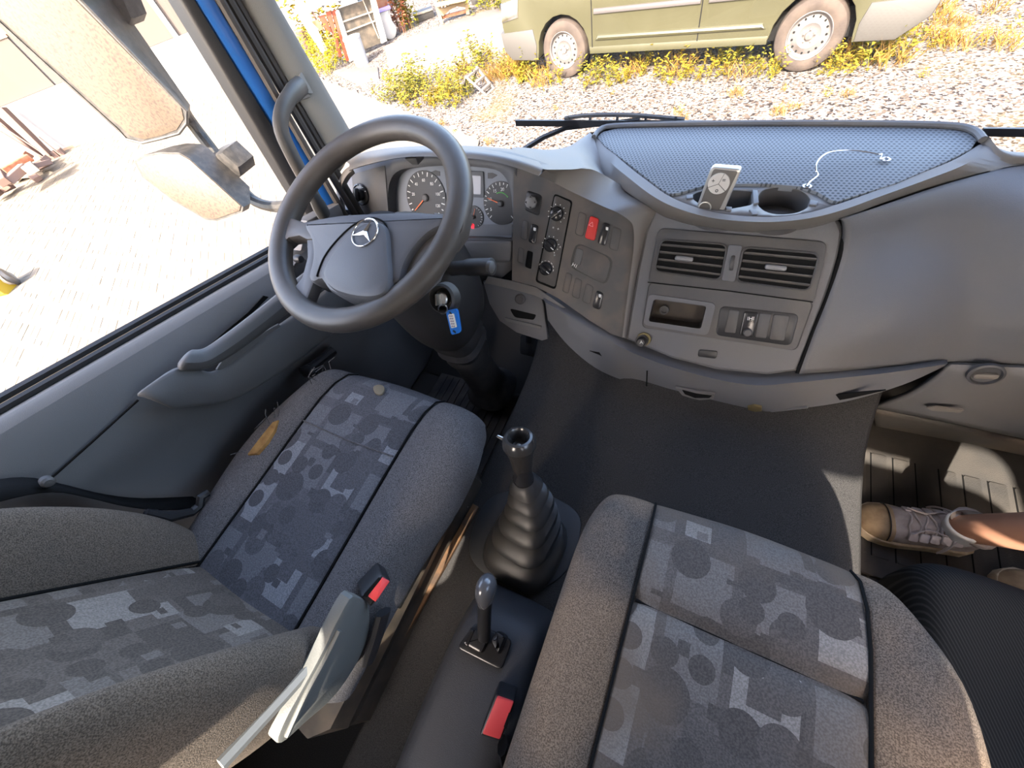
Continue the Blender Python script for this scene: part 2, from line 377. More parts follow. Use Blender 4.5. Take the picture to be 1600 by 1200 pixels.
# ------------------------------------------------------------------ left door
def belt(y): return 0.845 - 0.225 * y
d1 = tag(obj('door_1', abox(-1.06, -1.03, -0.62, 0.80, -0.02, 0.70), BLUE), kind='structure')
prof = [(-1.045, -0.03), (-1.03, 0.0), (-1.005, 0.0), (-0.992, 0.004), (-0.972, -0.006), (-0.95, -0.05), (-0.935, -0.11), (-0.932, -0.15), (-0.945, -0.19), (-0.952, -0.24), (-0.948, -0.36), (-0.955, -0.50), (-0.97, -0.60), (-0.98, -0.72)]
ys = [-0.62 + 0.1 * k for k in range(15)]
obj('door_panel', loft([[(x + (0.01 * max(0, y) if k > 6 else 0), y, max(0.02, belt(y) + dz)) for y in ys] for k, (x, dz) in enumerate(prof)]), mat('door_grey', (0.115, 0.117, 0.122), 0.55, bump=0.25, bscale=900), d1, sub=1, solid=-0.01)
obj('window_seal', join(*[tube([(x, y, belt(y) + dz) for y in ys], r, 6) for x, dz, r in ((-1.012, 0.006, 0.007), (-1.03, 0.014, 0.008))]), BLK, d1)
wn2 = tag(obj('window_2', loft([[(-1.02, y, belt(y)) for y in (-0.62, 0.0, 0.68)], [(-1.02, y, 1.5) for y in (-0.62, 0.0, 0.62)]]), GLASS), kind='structure')
# pull bar with its end shells, and the arm-rest hollow under it
DP = Plane((-0.93, 0, 0.7), (1, 0, 0))
def dpx(pts, x): return [U(a, b, 'X', x) for a, b in pts]
bar_top = dpx([(292, 548), (318, 548), (352, 524), (388, 496), (425, 466), (470, 430), (500, 408)], -0.905)
bar_mid = dpx([(276, 562), (316, 563), (356, 540), (394, 512), (432, 482), (476, 446), (508, 424)], -0.89)
bar_low = dpx([(272, 570), (312, 571), (352, 550), (394, 522), (432, 494), (478, 458), (510, 436)], -0.905)
ph = obj('pull_handle', sheet([bar_top, bar_mid, bar_low], 16), mat('door_grey_light', (0.115, 0.117, 0.122), 0.5, bump=0.2, bscale=900), d1, sub=1, solid=-0.02)
obj('handle_recess', prism(dpx([(322, 545), (352, 518), (388, 488), (412, 462), (420, 464), (390, 494), (356, 524), (330, 546)], -0.928), 0.003), SHADE, d1)
lowpanel = [dpx([(216, 622), (275, 572), (330, 582), (400, 530), (470, 480), (540, 425)], -0.915), dpx([(232, 624), (290, 600), (340, 604), (410, 560), (480, 510), (550, 450)], -0.905),
            dpx([(262, 630), (310, 628), (360, 618), (430, 580), (500, 530), (560, 480)], -0.915)]
obj('armrest', sheet(lowpanel, 18, 7), bpy.data.materials['door_grey_light'], d1, sub=1, solid=-0.02)
obj('map_pocket', prism(dpx([(338, 578), (352, 556), (400, 526), (436, 506), (444, 514), (436, 530), (396, 560), (360, 580)], -0.896), 0.004, bev=0.003), mat('door_grey_pale', (0.125, 0.127, 0.132), 0.5, bump=0.2, bscale=900), d1)
obj('panel_seam', tube(dpx([(60, 762), (86, 742), (140, 694), (216, 625)], -.93), .0022, 6), SHADE, d1)
cr = obj('window_crank', tube(dpx([(474, 582), (490, 572), (505, 560), (520, 548)], -0.90), [0.016, 0.013, 0.012, 0.015], 10), BLK, d1)
obj('crank_knob', lathe(Frame(U(476, 578, 'X', -0.90), (0, 1, 0), (0, 0, 1)), [(0.014, 0), (0.016, 0.01), (0.014, 0.035), (0.006, 0.04)], 14), BLK, cr)
sw = obj('door_switch_plate', prism(dpx([(442, 438), (470, 400), (482, 408), (476, 424), (452, 446)], -0.93), 0.02, bev=0.003), GREYD, d1)
obj('mirror_switch', lathe(Frame(U(463, 404, 'X', -0.925), (0, 1, 0), (0, 0, 1)), [(0.010, 0), (0.011, 0.012), (0.008, 0.018), (0.003, 0.019)], 14), BLK, sw)
obj('corner_ledge', prism([V(p) for p in dpx([(480, 345), (530, 318), (540, 340), (500, 372), (470, 392)], -0.945)], 0.04, bev=0.004), GREYL, d1)
# ------------------------------------------------------------------ front pillar on the driver's side and the door frame beside it
def strip(name, e0, e1, x0, x1, m, parent=None, th=0.03, ztop=1.6, zb=None):
    """upright member between two surveyed edges, carried on up to the roof"""
    rows = []
    for (a, b), x in ((e0, x0), (e1, x1)):
        p, q = U(*a, 'X', x), U(*b, 'X', x); d = (p - q) / (p.z - q.z)
        lo = q + d * ((zb if zb else q.z) - q.z); hi = p + d * (ztop - p.z); rows.append([lo, q, (q + p) / 2, p, (p + hi) / 2, hi])
    cols = []
    for (i, (p, q)) in enumerate(zip(*rows)):
        n = V((1, -0.3, 0)); cols.append([p, p * 0.85 + q * 0.15 + V((0.006, 0, 0)), (p + q) / 2 + V((0.008, 0, 0)), p * 0.15 + q * 0.85 + V((0.006, 0, 0)), q, q - V((th, 0, 0)), p - V((th, 0, 0))])
    return obj(name, loft(cols, True, True), m, parent)
pil = tag(strip('trim_1', ((378, 0), (532, 268)), ((430, 0), (553, 214)), -0.95, -0.92, TRIMG, zb=0.85), kind='structure')
obj('seal_strip', join(*[tube([U(a, 0, 'X', -0.962) + V((0, 0, 0.45)), U(a, 0, 'X', -0.962), U(b, c, 'X', -0.962), U(b, c, 'X', -0.962) - V((0, 0, 0.1))], 0.009, 8)
     for a, b, c in ((344, 528, 318), (358, 533, 300), (370, 536, 286))]), mat('seal_brown', (0.06, 0.052, 0.047), 0.6), pil)
obj('screw_cover', disc(Frame(U(479, 129, 'X', -0.932), U(484, 138, 'X', -0.932) - U(479, 129, 'X', -0.932), (0, 1, 0.3)), 0.021, 0.004, 20, 0.001), TRIMG, pil)
tag(strip('trim_3', ((302, 0), (512, 338)), ((336, 0), (530, 320)), -0.985, -0.97, BLUE, zb=0.60), kind='structure')
tag(strip('trim_4', ((278, 0), (488, 350)), ((304, 0), (513, 338)), -1.0, -0.985, BLK, zb=0.62), kind='structure')
gh = thing('grab_handle', 'dark curved grab handle fixed on the grey windscreen pillar', 'handle', U(475, 260, 'X', -0.93))
hp = PV([(470, 134, 'X', -0.925), (452, 152, 'X', -0.905), (440, 178, 'X', -0.90), (440, 205, 'X', -0.90), (455, 240, 'X', -0.90), (474, 276, 'X', -0.905), (492, 310, 'X', -0.91), (506, 335, 'X', -0.93)])
obj('grip', tube(spline(hp, 24), [0.019] * 3 + [0.0165] * 18 + [0.019] * 3, 12, flat=0.8), mat('handle_grey', (0.06, 0.058, 0.055), 0.5, bump=0.15, bscale=800, col2=(0.09, 0.08, 0.072), vscale=12), gh)
obj('mount_plate', prism(PX([(455, 133), (472, 128), (486, 152), (470, 158)], 'X', -0.932), 0.02, bev=0.003), GREYL, gh)
# ------------------------------------------------------------------ dashboard
TZ = 0.75
STK = plane3(U(1025, 330, 'Z', 0.70), U(1310, 345, 'Z', 0.70), U(1110, 570, 'Y', 0.63))
CLU = Plane((-0.62, 0.78, 0.745), (0.0, -0.88, 0.47))
SWP = plane3(CLU.at(804, 270), STK.at(1003, 372), STK.at(975, 528))
da = thing('dashboard', 'grey truck dashboard with perforated tray, air vents and switch panels', 'dashboard', (0, 0.8, 0.4))
ins = [(933, 214), (940, 206), (965, 200), (1100, 197), (1230, 196), (1380, 197), (1480, 200), (1515, 207), (1528, 218), (1518, 232), (1480, 252), (1400, 286), (1308, 315),
       (1298, 312), (1278, 300), (1250, 291), (1200, 287), (1140, 287), (1100, 290), (1062, 301), (1046, 303), (1030, 293), (985, 258), (945, 228)]
grl = obj('perforated_tray', prism(PX(ins, 'Z', TZ), 0.012, (0, 0, 1), 0.002), PERF, da)
obj('tray_base', prism(PX([(927, 212), (938, 200), (965, 194), (1230, 190), (1380, 191), (1488, 194), (1526, 202), (1541, 218), (1536, 232), (1310, 322), (1200, 345), (1046, 312)], 'Z', TZ - .045), 0.012, (0, 0, 1)), GREY, da)
obj('tray_edge', loft([PX([(926, 216), (929, 206), (940, 199), (965, 194), (1100, 191), (1230, 190), (1380, 191), (1488, 194), (1526, 202), (1540, 216), (1534, 232)], 'Z', z) for z in (TZ - .002, TZ - .05)]), GREY, da)
rim = spline(PX([(928, 214), (938, 202), (965, 196), (1100, 193), (1230, 192), (1380, 193), (1485, 196), (1522, 204), (1536, 218)], 'Z', TZ + 0.004), 30)
obj('tray_lip', tube(rim, 0.006, 8), GREY, grl)
# surround of the tray
A = [(935, 212), (960, 240), (985, 262), (1015, 285), (1045, 306), (1085, 323), (1130, 334), (1200, 339), (1260, 333), (1312, 318), (1360, 301), (1430, 274), (1490, 250), (1530, 226)]
B = [(926, 216), (950, 250), (985, 280), (1015, 303), (1045, 320), (1085, 334), (1130, 343), (1200, 347), (1265, 341), (1320, 327), (1375, 307), (1450, 280), (1510, 256), (1548, 230)]
C = [(912, 236), (942, 272), (980, 300), (1006, 317), (1035, 332), (1080, 346), (1130, 354), (1200, 358), (1270, 351), (1330, 335), (1390, 313), (1470, 287), (1545, 267), (1610, 254)]
rA, rB, rC = PX(A, 'Z', TZ - 0.002), PX(B, 'Z', TZ - 0.004), PX(C, 'Z', 0.722)
rA2 = [p - V((0, 0, 0.012)) for p in rA]
rD = [p + V((0, 0.03, -0.03)) for p in rC]
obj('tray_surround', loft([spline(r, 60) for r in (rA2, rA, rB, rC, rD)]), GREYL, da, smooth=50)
# cup holders between the grille and the surround
arc = [(1312, 318), (1298, 314), (1278, 302), (1250, 293), (1200, 289), (1140, 289), (1100, 292), (1062, 303), (1046, 306)]
band = [(1085, 323), (1130, 334), (1200, 339), (1260, 333)]
cz = TZ - 0.006
capol = PX(arc, 'Z', cz) + spline(PX([(1046, 306)] + band + [(1312, 318)], 'Z', cz), 14)[1:-1]
h1 = spline(PX([(1081, 308), (1096, 299), (1130, 297), (1168, 299), (1177, 302), (1176, 318), (1160, 323), (1130, 327), (1100, 322)], 'Z', cz), 26, True)
h2 = spline(PX([(1183, 318), (1186, 304), (1196, 296), (1222, 293), (1250, 298), (1266, 311), (1262, 324), (1242, 333), (1215, 335), (1195, 330)], 'Z', cz), 30, True)
cup = obj('cup_holder', holed(capol, [h1, h2]), GREYL, da, solid=-0.002)
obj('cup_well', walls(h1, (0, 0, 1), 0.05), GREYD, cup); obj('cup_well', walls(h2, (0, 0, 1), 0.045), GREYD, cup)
for q in ([(1176, 296), (1184, 297), (1186, 316), (1178, 318)], [(1171, 327), (1182, 328), (1184, 334), (1176, 335)], [(1134, 322), (1144, 323), (1143, 328), (1135, 327)], [(1266, 312), (1278, 314), (1276, 320), (1265, 319)], [(1072, 305), (1083, 303), (1083, 309), (1073, 310)]):
    obj('cup_clip', prism(PX(q, 'Z', cz + 0.004), 0.012, (0, 0, 1), 0.001), GREY, cup)
# top of the dash either side of the tray
hood_b = PV([(535, 250, 'Y', .80), (560, 240, 'Y', .80), (600, 232, 'Y', .81), (650, 228, 'Y', .82), (720, 227, 'Y', .83), (770, 230, 'Y', .84), (800, 233, 'Y', .85), (830, 236, 'Y', .86)])
hood_c = PV([(546, 257, 'Y', .725), (570, 248, 'Y', .72), (605, 240, 'Y', .72), (650, 235, 'Y', .715), (720, 236, 'Y', .715), (770, 241, 'Y', .715), (810, 250, 'Y', .72), (848, 263, 'Y', .73)])
hood_d = PV([(548, 266, 'Y', .72), (574, 258, 'Y', .71), (607, 250, 'Y', .71), (651, 244, 'Y', .705), (720, 246, 'Y', .705), (769, 251, 'Y', .705), (806, 261, 'Y', .71), (843, 274, 'Y', .72)])
hood_e = [p + V((0, 0.06, -0.012)) for p in hood_d]
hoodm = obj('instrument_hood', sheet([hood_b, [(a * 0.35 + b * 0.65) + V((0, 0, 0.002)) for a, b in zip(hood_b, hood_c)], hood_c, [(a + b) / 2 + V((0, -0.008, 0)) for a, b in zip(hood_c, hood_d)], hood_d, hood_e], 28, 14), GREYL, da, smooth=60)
obj('hood_support', prism(PX([(632, 248), (650, 247), (653, 258), (644, 258)], 'Y', .735), 0.03, bev=0.002), GREYD, hoodm)
sad_b = PV([(800, 231, 'Y', .86), (830, 234, 'Y', .88), (850, 235, 'Y', .90), (872, 233, 'Y', .94), (890, 228, 'Y', .98), (905, 218, 'Y', 1.02), (922, 207, 'Z', .752)])
sad_m = PV([(810, 243, 'Y', .78), (838, 247, 'Y', .80), (862, 249, 'Y', .83), (884, 246, 'Y', .87), (900, 240, 'Y', .91), (912, 230, 'Y', .96), (927, 214, 'Z', .752)])
sad_f = PV([(820, 254, 'Y', .735), (848, 264, 'Y', .74), (878, 265, 'Y', .76), (905, 264, 'Y', .79), (926, 265, 'Y', .81), (945, 274, 'Z', .722), (943, 262, 'Z', .73)])
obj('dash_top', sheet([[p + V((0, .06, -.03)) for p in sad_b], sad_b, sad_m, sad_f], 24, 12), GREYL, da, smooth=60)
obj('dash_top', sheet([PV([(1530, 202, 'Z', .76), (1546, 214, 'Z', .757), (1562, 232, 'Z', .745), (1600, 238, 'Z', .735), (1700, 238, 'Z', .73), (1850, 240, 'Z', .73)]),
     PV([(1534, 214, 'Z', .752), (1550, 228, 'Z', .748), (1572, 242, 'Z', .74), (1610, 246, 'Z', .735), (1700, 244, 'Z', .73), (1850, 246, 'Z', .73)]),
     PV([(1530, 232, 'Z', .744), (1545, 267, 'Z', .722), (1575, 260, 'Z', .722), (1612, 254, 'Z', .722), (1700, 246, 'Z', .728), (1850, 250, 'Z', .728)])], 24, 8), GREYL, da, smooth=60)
# light bezel that wraps the switch panel
so_ = PV([(851, 265, 'Y', .745), (890, 265, 'Y', .775), (926, 265, 'Y', .81), (975, 292, 'Z', .72), (1010, 312, 'Z', .715), (1027, 319, 'Z', .71)]) + [STK.at(1024, 332, .004), STK.at(1009, 358, .004), STK.at(1001, 390, .004), STK.at(989, 450, .004), STK.at(977, 529, .004)]
si_ = [SWP.at(x, y, l_) for (x, y), l_ in zip(((843, 275), (868, 287), (892, 299), (939, 321), (958, 329), (968, 334), (980, 342), (989, 354), (990, 388), (982, 450), (972, 528)), (.03, .034, .036, .036, .034, .03, .026, .02, .014, .01, .008))]
si2 = [p - SWP.n * 0.045 for p in si_]
so2 = [p + V((0.004, 0.02, -0.02)) for p in so_]
obj('switch_bezel', loft([spline(r, 48) for r in (so2, so_, [(a + b) / 2 + V((0, 0, .004)) for a, b in zip(so_, si_)], si_, si2)]), GREYL, da, smooth=50)
# ---- switch panel and its controls
swp = obj('switch_panel', prism(SWP.poly([(803, 258), (845, 272), (892, 296), (939, 318), (975, 335), (994, 352), (996, 388), (988, 450), (977, 529), (955, 522), (920, 500), (872, 466), (838, 448), (800, 438)]), 0.015), DUSTY, da)
def sp(name, q, m, lift=0.003, th=0.008, r=0.25, bev=0.0012, par=None, pl=SWP):
    return obj(name, prism(quad4(pl, q, r, 3, lift), th, pl.n, bev), m, par or swp)
FRM = mat('thin_outline', (0.045, 0.042, 0.04), 0.6)
def outlined(name, q, m=DUSTY, pl=SWP, par=None, th=0.0018):
    """blanking cap: a thin dark surround with the cap set in it"""
    c = (sum(a for a, b in q) / 4, sum(b for a, b in q) / 4)
    o = sp(name, q, FRM, 0.0006, 0.003, .3, 0, par, pl)
    k = [(c[0] + (a - c[0]) * .88, c[1] + (b - c[1]) * .95) for a, b in q]
    obj('cap', prism(quad4(pl, k, .3, 3, 0.0016), 0.003, pl.n, .0006), m, o); return o
outlined('blank_switch', [(817, 343), (826, 346), (823, 376), (813, 372)])
outlined('blank_switch', [(811, 386), (819, 389), (817, 412), (808, 409)])
sp('switch_slot', [(824, 391), (833, 394), (830, 421), (820, 417)], SHADE, 0.001, 0.004)
def rocker(q, m=BLKS, sym=None):
    o = sp('rocker_switch', q, m, 0.006, 0.012, .3, .002)
    a, b, c, d = q
    t = [(a[0] * .8 + b[0] * .2, a[1] * .8 + b[1] * .2 + 2), (b[0] * .8 + a[0] * .2, b[1] * .8 + a[1] * .2 + 2)]
    s2 = [((p[0] * .72 + r_[0] * .28), (p[1] * .72 + r_[1] * .28)) for p, r_ in zip(t, (d, c))]
    obj('symbol', prism(quad4(SWP, [((t[0][0] + t[1][0]) / 2 - 2, s2[0][1] - 4), ((t[0][0] + t[1][0]) / 2 + 2, s2[0][1] - 3), ((t[0][0] + t[1][0]) / 2 + 1.6, s2[0][1] + 2), ((t[0][0] + t[1][0]) / 2 - 2, s2[0][1] + 1)], .2, 2, .0068), .001, SWP.n), WHT, o); return o
rocker([(830, 349), (841, 353), (836, 382), (825, 378)])
mj = sp('mirror_adjuster', [(823, 297), (847, 305), (842, 338), (819, 328)], BLK, 0.002, 0.01, .2, .002)
fj = frame_on(SWP, 831, 316, 0.002); kb = obj('joystick_knob', lathe(fj, [(0.013, 0), (0.015, .006), (0.0145, .012), (0.011, .014)], 8), mat('knob_grey', (0.17, 0.165, 0.16), 0.35), mj)
obj('symbol', join(*[prism([fj.at(math.cos(a) * .011 + math.cos(a + t) * .003, math.sin(a) * .011 + math.sin(a + t) * .003, .0148) for t in (0, 2.1, 4.2)], .001, fj.n) for a in (0, 1.57, 3.14, 4.71)]), BLK, kb)
# heater strip
ht = sp('heater_panel', [(866, 302), (895, 314), (868, 453), (836, 440)], SHADE, 0.001, 0.006, .16, 0)
obj('heater_face', prism(quad4(SWP, [(867, 305), (892, 316), (867, 449), (839, 438)], .16, 4, .003), .004, SWP.n, .001), mat('heater_face', (0.06, 0.057, 0.055), 0.4, col2=(0.085, 0.075, 0.067), vscale=20), ht)
for (x, y, rot, dial) in ((870, 334, 0.9, 'fan'), (860, 383, -0.35, 'air'), (853, 420, -0.3, 'temp')):
    fk = frame_on(SWP, x, y, .003, 10, 4); u = fk.u
    kb = obj('heater_knob', lathe(fk, [(0.0165, 0), (0.016, .004), (0.0145, .007), (0.013, .008)], 24), BLKS, swp)
    fb = Frame(fk.o, fk.u * math.cos(rot) + fk.v * math.sin(rot), fk.v * math.cos(rot) - fk.u * math.sin(rot))
    obj('knob_bar', prism(rrect(fb, .031, .0105, .005, 0, 0, .018), .0115, fb.n, .0025), BLKS, kb)
    obj('pointer', box(fb, .006, .015, -.0008, .0008, .0175, .0186), WHT, kb)
    tk = []
    for k in range(9):
        a = math.radians(-40 + k * 32); tk.append(box(Frame(fk.at(math.cos(a) * .0205, math.sin(a) * .0205), fk.u * math.cos(a) + fk.v * math.sin(a), fk.v * math.cos(a) - fk.u * math.sin(a)), -.0012, .0012, -.0009, .0009, .0002, .0008))
    if dial == 'temp': tk = [box(Frame(fk.at(math.cos(a) * .0195, math.sin(a) * .0195), fk.u * math.cos(a) + fk.v * math.sin(a), fk.v * math.cos(a) - fk.u * math.sin(a)), -.0008, .0008, -.0024, .0024, .0002, .0008) for a in [math.radians(10 + 26 * k) for k in range(7)]]
    obj('dial_marks', join(*tk), WHT, ht)
for s, x, y in (('*', 864, 357), ('+', 872, 358), ('*', 866, 400), ('^', 875, 387)):
    text('symbol', s, frame_on(SWP, x, y, .0036, 10, 4), .010, WHT, ht)
outlined('blank_switch', [(905, 330), (917, 335), (911, 370), (898, 366)])
hz = sp('hazard_switch', [(922, 337), (936, 342), (929, 377), (913, 372)], RED, 0.008, 0.014, .25, .003)
ft = frame_on(SWP, 924, 351, .0088, 10, 4)
obj('warning_triangle', join(*[bar(ft.at(math.cos(a) * .006, math.sin(a) * .006), ft.at(math.cos(b) * .006, math.sin(b) * .006), .0012, .0008, ft.n) for a, b in ((1.57, 3.66), (3.66, 5.76), (5.76, 1.57))]), mat('pink_print', (0.85, 0.3, 0.3), .6), hz)
rocker([(943, 347), (954, 351), (946, 385), (933, 380)])
outlined('blank_switch', [(958, 353), (972, 358), (965, 393), (951, 388)])
bk = outlined('radio_blank', [(900, 378), (960, 404), (948, 447), (889, 417)], DUSTY)
sp('rotary_blank', [(901, 387), (912, 391), (906, 416), (896, 411)], mat('soft_grey', (0.1, 0.098, 0.096), .5), .004, .006, .35, .0015, bk)
text('lettering', 'H1', frame_on(SWP, 898, 415, .0022, 10, 5), .012, WHT, bk)
for q in ([(885, 425), (895, 429), (888, 459), (878, 455)], [(899, 433), (910, 438), (905, 468), (893, 463)], [(916, 442), (928, 448), (922, 476), (909, 471)]): outlined('blank_switch', q)
rocker([(932, 454), (943, 459), (937, 485), (925, 480)])
# ---- instrument cluster
win = [(606, 312), (609, 285), (618, 270), (640, 262), (700, 259), (765, 263), (787, 274), (797, 296), (801, 330), (801, 372), (760, 372), (700, 372), (640, 372), (612, 350)]
clu = obj('instrument_cluster', holed(CLU.poly([(528, 292), (534, 275), (548, 262), (575, 254), (607, 246), (651, 240), (720, 241), (770, 248), (808, 258), (806, 300), (804, 350), (801, 420), (770, 445), (700, 445), (600, 440), (540, 400), (528, 340)]), [spline(CLU.poly(win), 40, True)]), GREY, da, solid=-0.004)
cl_in = spline(CLU.poly(win), 40, True)
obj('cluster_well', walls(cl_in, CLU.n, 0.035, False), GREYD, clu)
FLO = CLU.up(-0.034)
obj('gauge_board', prism([p - CLU.n * 0.034 for p in cl_in], .004, CLU.n), mat('gauge_blue_grey', (0.17, 0.185, 0.215), 0.55), clu)
DIAL = mat('dial_black', (0.022, 0.022, 0.023), 0.5)
def gauge(x, y, xr, a0, a1, n, need, labels, size, sweep=None):
    f = frame_on(FLO, x, y, .001); r = (FLO.at(xr, y, .001) - f.o).length
    o = obj('gauge', disc(f, r, .002, 36), DIAL, clu); tk = []
    for k in range(n + 1):
        a = math.radians(a0 + (a1 - a0) * k / n); d = f.u * math.cos(a) + f.v * math.sin(a); e = f.v * math.cos(a) - f.u * math.sin(a)
        L_ = .16 if k % 2 == 0 else .09
        tk.append(box(Frame(f.o + f.n * .002, d, e), r * (.95 - L_), r * .95, -r * .018, r * .018, 0, .0006))
    obj('scale_marks', join(*tk), WHT, o)
    for s, a in labels:
        a = math.radians(a); text('numeral', s, Frame(f.at(math.cos(a) * r * .64, math.sin(a) * r * .64, .0022), f.u, f.v), size, WHT, o)
    a = math.radians(need); d = f.u * math.cos(a) + f.v * math.sin(a); e = f.v * math.cos(a) - f.u * math.sin(a)
    nd = obj('needle', prism([f.o + d * -.12 * r + e * .03 * r + f.n * .006, f.o + d * -.12 * r - e * .03 * r + f.n * .006, f.o + d * .78 * r - e * .012 * r + f.n * .006, f.o + d * .78 * r + e * .012 * r + f.n * .006], .001, f.n), ORNG, o)
    obj('needle_hub', lathe(f, [(r * .15, .001), (r * .15, .006), (r * .1, .009), (.001, .0095)], 16), GREYD, o); return o, f, r
gauge(666, 309, 697, 225, -45, 18, 218, [('20', 168), ('40', 128), ('60', 90), ('80', 52), ('100', 12), ('120', -28)], .011)
o_, f_, r_ = gauge(783, 318, 811, 225, -45, 20, 160, [('5', 205), ('10', 162), ('15', 118), ('20', 78)], .011)
obj('green_band', join(*[box(Frame(f_.at(math.cos(a) * r_ * .5, math.sin(a) * r_ * .5, .0022), f_.u * math.cos(a) + f_.v * math.sin(a), f_.v * math.cos(a) - f_.u * math.sin(a)), -.001, .001, -.0016, .0016, 0, .0005) for a in [math.radians(110 - 9 * k) for k in range(9)]]), GREEN, o_)
gauge(741, 339, 755, 60, -60, 8, 70, [], .006)
gauge(712, 342, 725, 120, 240, 8, 110, [], .006)
dsp = obj('display_surround', prism(quad4(FLO, [(694, 265), (755, 268), (756, 309), (699, 306)], .06, 2, .004), .005, CLU.n, .001), mat('display_frame', (0.1, 0.105, 0.115), .5), clu)
obj('display', prism(quad4(FLO, [(699, 272), (751, 275), (751, 304), (703, 301)], .05, 2, .0046), .002, CLU.n), mat('lcd_pale', (0.33, 0.335, 0.37), .3), dsp)
for q in ([(673, 269), (680, 266), (687, 268), (687, 275), (680, 275)], [(762, 270), (769, 270), (777, 274), (769, 279), (762, 279)]):
    obj('indicator_arrow', prism(FLO.poly(q, .0012), .001, CLU.n), DIAL, clu)
wl = obj('warning_strip', prism(quad4(FLO, [(700, 352), (800, 350), (800, 368), (700, 368)], .1, 2, .001), .002, CLU.n), mat('strip_grey', (0.12, 0.125, 0.135), .5), clu)
lm = mat('warning_lamp', (0.9, 0.02, 0.04), .5); lm.node_tree.nodes['Principled BSDF'].inputs['Emission Color'].default_value = (1, 0.03, 0.05, 1); lm.node_tree.nodes['Principled BSDF'].inputs['Emission Strength'].default_value = 0.5
obj('warning_lamp', disc(frame_on(FLO, 739, 353, .001), .007, .002, 14), lm, clu)
obj('lower_shroud', prism(quad4(CLU, [(690, 376), (800, 376), (797, 410), (690, 412)], .2, 4, .012), .014, CLU.n, .006), GREY, clu)
lsw = obj('light_switch_panel', prism(quad4(CLU, [(549, 272), (601, 258), (608, 350), (556, 350)], .04, 2, .003), .006, CLU.n, .001), GREYD, clu)
fk = frame_on(CLU, 565, 304, .003)
ls = obj('switch_ring', lathe(fk, [(.029, 0), (.029, .006), (.026, .008), (.024, .004), (.005, .004)], 28), BLKS, lsw)
kb = obj('light_knob', lathe(fk, [(.016, .003), (.016, .014), (.013, .017), (.001, .017)], 20), BLKS, lsw)
fb = Frame(fk.o, fk.u * .15 + fk.v, fk.n.cross(fk.u * .15 + fk.v)); obj('knob_bar', prism(rrect(fb, .036, .010, .004, 0, 0, .026), .012, fb.n, .002), BLK, kb)
obj('dial_marks', join(*[box(Frame(fk.at(math.cos(a) * .0265, math.sin(a) * .0265, .0075), fk.u, fk.v), -.0011, .0011, -.0011, .0011, 0, .001) for a in [math.radians(d) for d in (95, 70, 45, 20, -120)]]), WHT, ls)
endr = [PV([(526, 342, 'Y', .70), (524, 310, 'Y', .71), (528, 285, 'Y', .72), (537, 267, 'Y', .725), (547, 259, 'Y', .72)]), PV([(534, 345, 'Y', .69), (531, 312, 'Y', .70), (534, 290, 'Y', .71), (542, 274, 'Y', .715), (551, 266, 'Y', .715)]), PV([(543, 347, 'Y', .71), (538, 312, 'Y', .72), (540, 293, 'Y', .73), (547, 279, 'Y', .735), (555, 271, 'Y', .735)])]
obj('end_bezel', sheet(endr, 16, 7), GREYL, da, solid=-.006, smooth=60)
# ---- centre stack
stk_out = [(1022, 329), (1060, 340), (1130, 352), (1200, 357), (1270, 352), (1311, 342), (1318, 360), (1312, 400), (1293, 460), (1270, 520), (1245, 580), (1200, 586), (1120, 578), (1050, 560), (978, 530), (986, 480), (998, 410), (1008, 362)]
slot_q = quad4(STK, [(1022, 467), (1104, 478), (1095, 514), (1013, 502)], .12, 4, 0)
stk = obj('centre_stack', prism_holed(STK.poly(stk_out), slot_q, 0.02, STK.n, .005), GREY, da)
q_up = [(1030, 357), (1292, 378), (1268, 470), (1010, 435)]
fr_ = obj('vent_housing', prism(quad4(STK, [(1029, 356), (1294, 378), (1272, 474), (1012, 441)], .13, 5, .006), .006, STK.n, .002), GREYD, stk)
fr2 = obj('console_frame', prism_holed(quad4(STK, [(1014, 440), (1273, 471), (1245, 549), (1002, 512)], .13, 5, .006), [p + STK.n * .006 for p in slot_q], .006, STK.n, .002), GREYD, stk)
obj('frame_seam', tube(STK.poly([(1012, 441), (1140, 455), (1270, 472)], .007), .0012, 6), SHADE, fr2)
def vent(q, nsl, tab):
    """air outlet: dark well, surround, four slats, thumb tab"""
    P = quad4(STK, q, .2, 4, .0068); o = obj('air_vent', prism(P, .003, STK.n), SHADE, stk)
    obj('vent_rim', tube(quad4(STK, q, .2, 4, .008), .0022, 6, True), GREYD, o)
    a, b, c, d = q
    for k in range(nsl):
        t = (k + .75) / (nsl + .4)
        l = STK.at(a[0] + (d[0] - a[0]) * t, a[1] + (d[1] - a[1]) * t, .007); r = STK.at(b[0] + (c[0] - b[0]) * t, b[1] + (c[1] - b[1]) * t, .007)
        dr = (r - l).normalized(); up = (STK.n * .8 + (dr.cross(STK.n)) * -.6)
        obj('vent_slat', bar(l + dr * .003, r - dr * .003, .003, .010, up), mat_slat, o, bev=.0012)
    p = STK.at(*tab, .011); dr = (STK.at(tab[0] + 10, tab[1] + 1, .011) - p).normalized(); fb = Frame(p, dr, STK.n.cross(dr))
    obj('thumb_tab', prism(rrect(fb, .038, .010, .004, 0, 0, .005), .013, fb.n, .002), mat_tab, o)
    obj('vertical_vane', join(*[bar(STK.at(a[0] + (b[0] - a[0]) * s, a[1] + (b[1] - a[1]) * s + 3, .002), STK.at(d[0] + (c[0] - d[0]) * s, d[1] + (c[1] - d[1]) * s - 3, .002), .001, .003, STK.n) for s in (.15, .3, .45, .6, .75, .9)]), GREYD, o)
mat_slat = mat('vent_slat_grey', (0.085, 0.08, 0.076), 0.35, col2=(0.125, 0.112, 0.098), vscale=40); mat_tab = mat('vent_tab_grey', (0.19, 0.19, 0.195), 0.35)
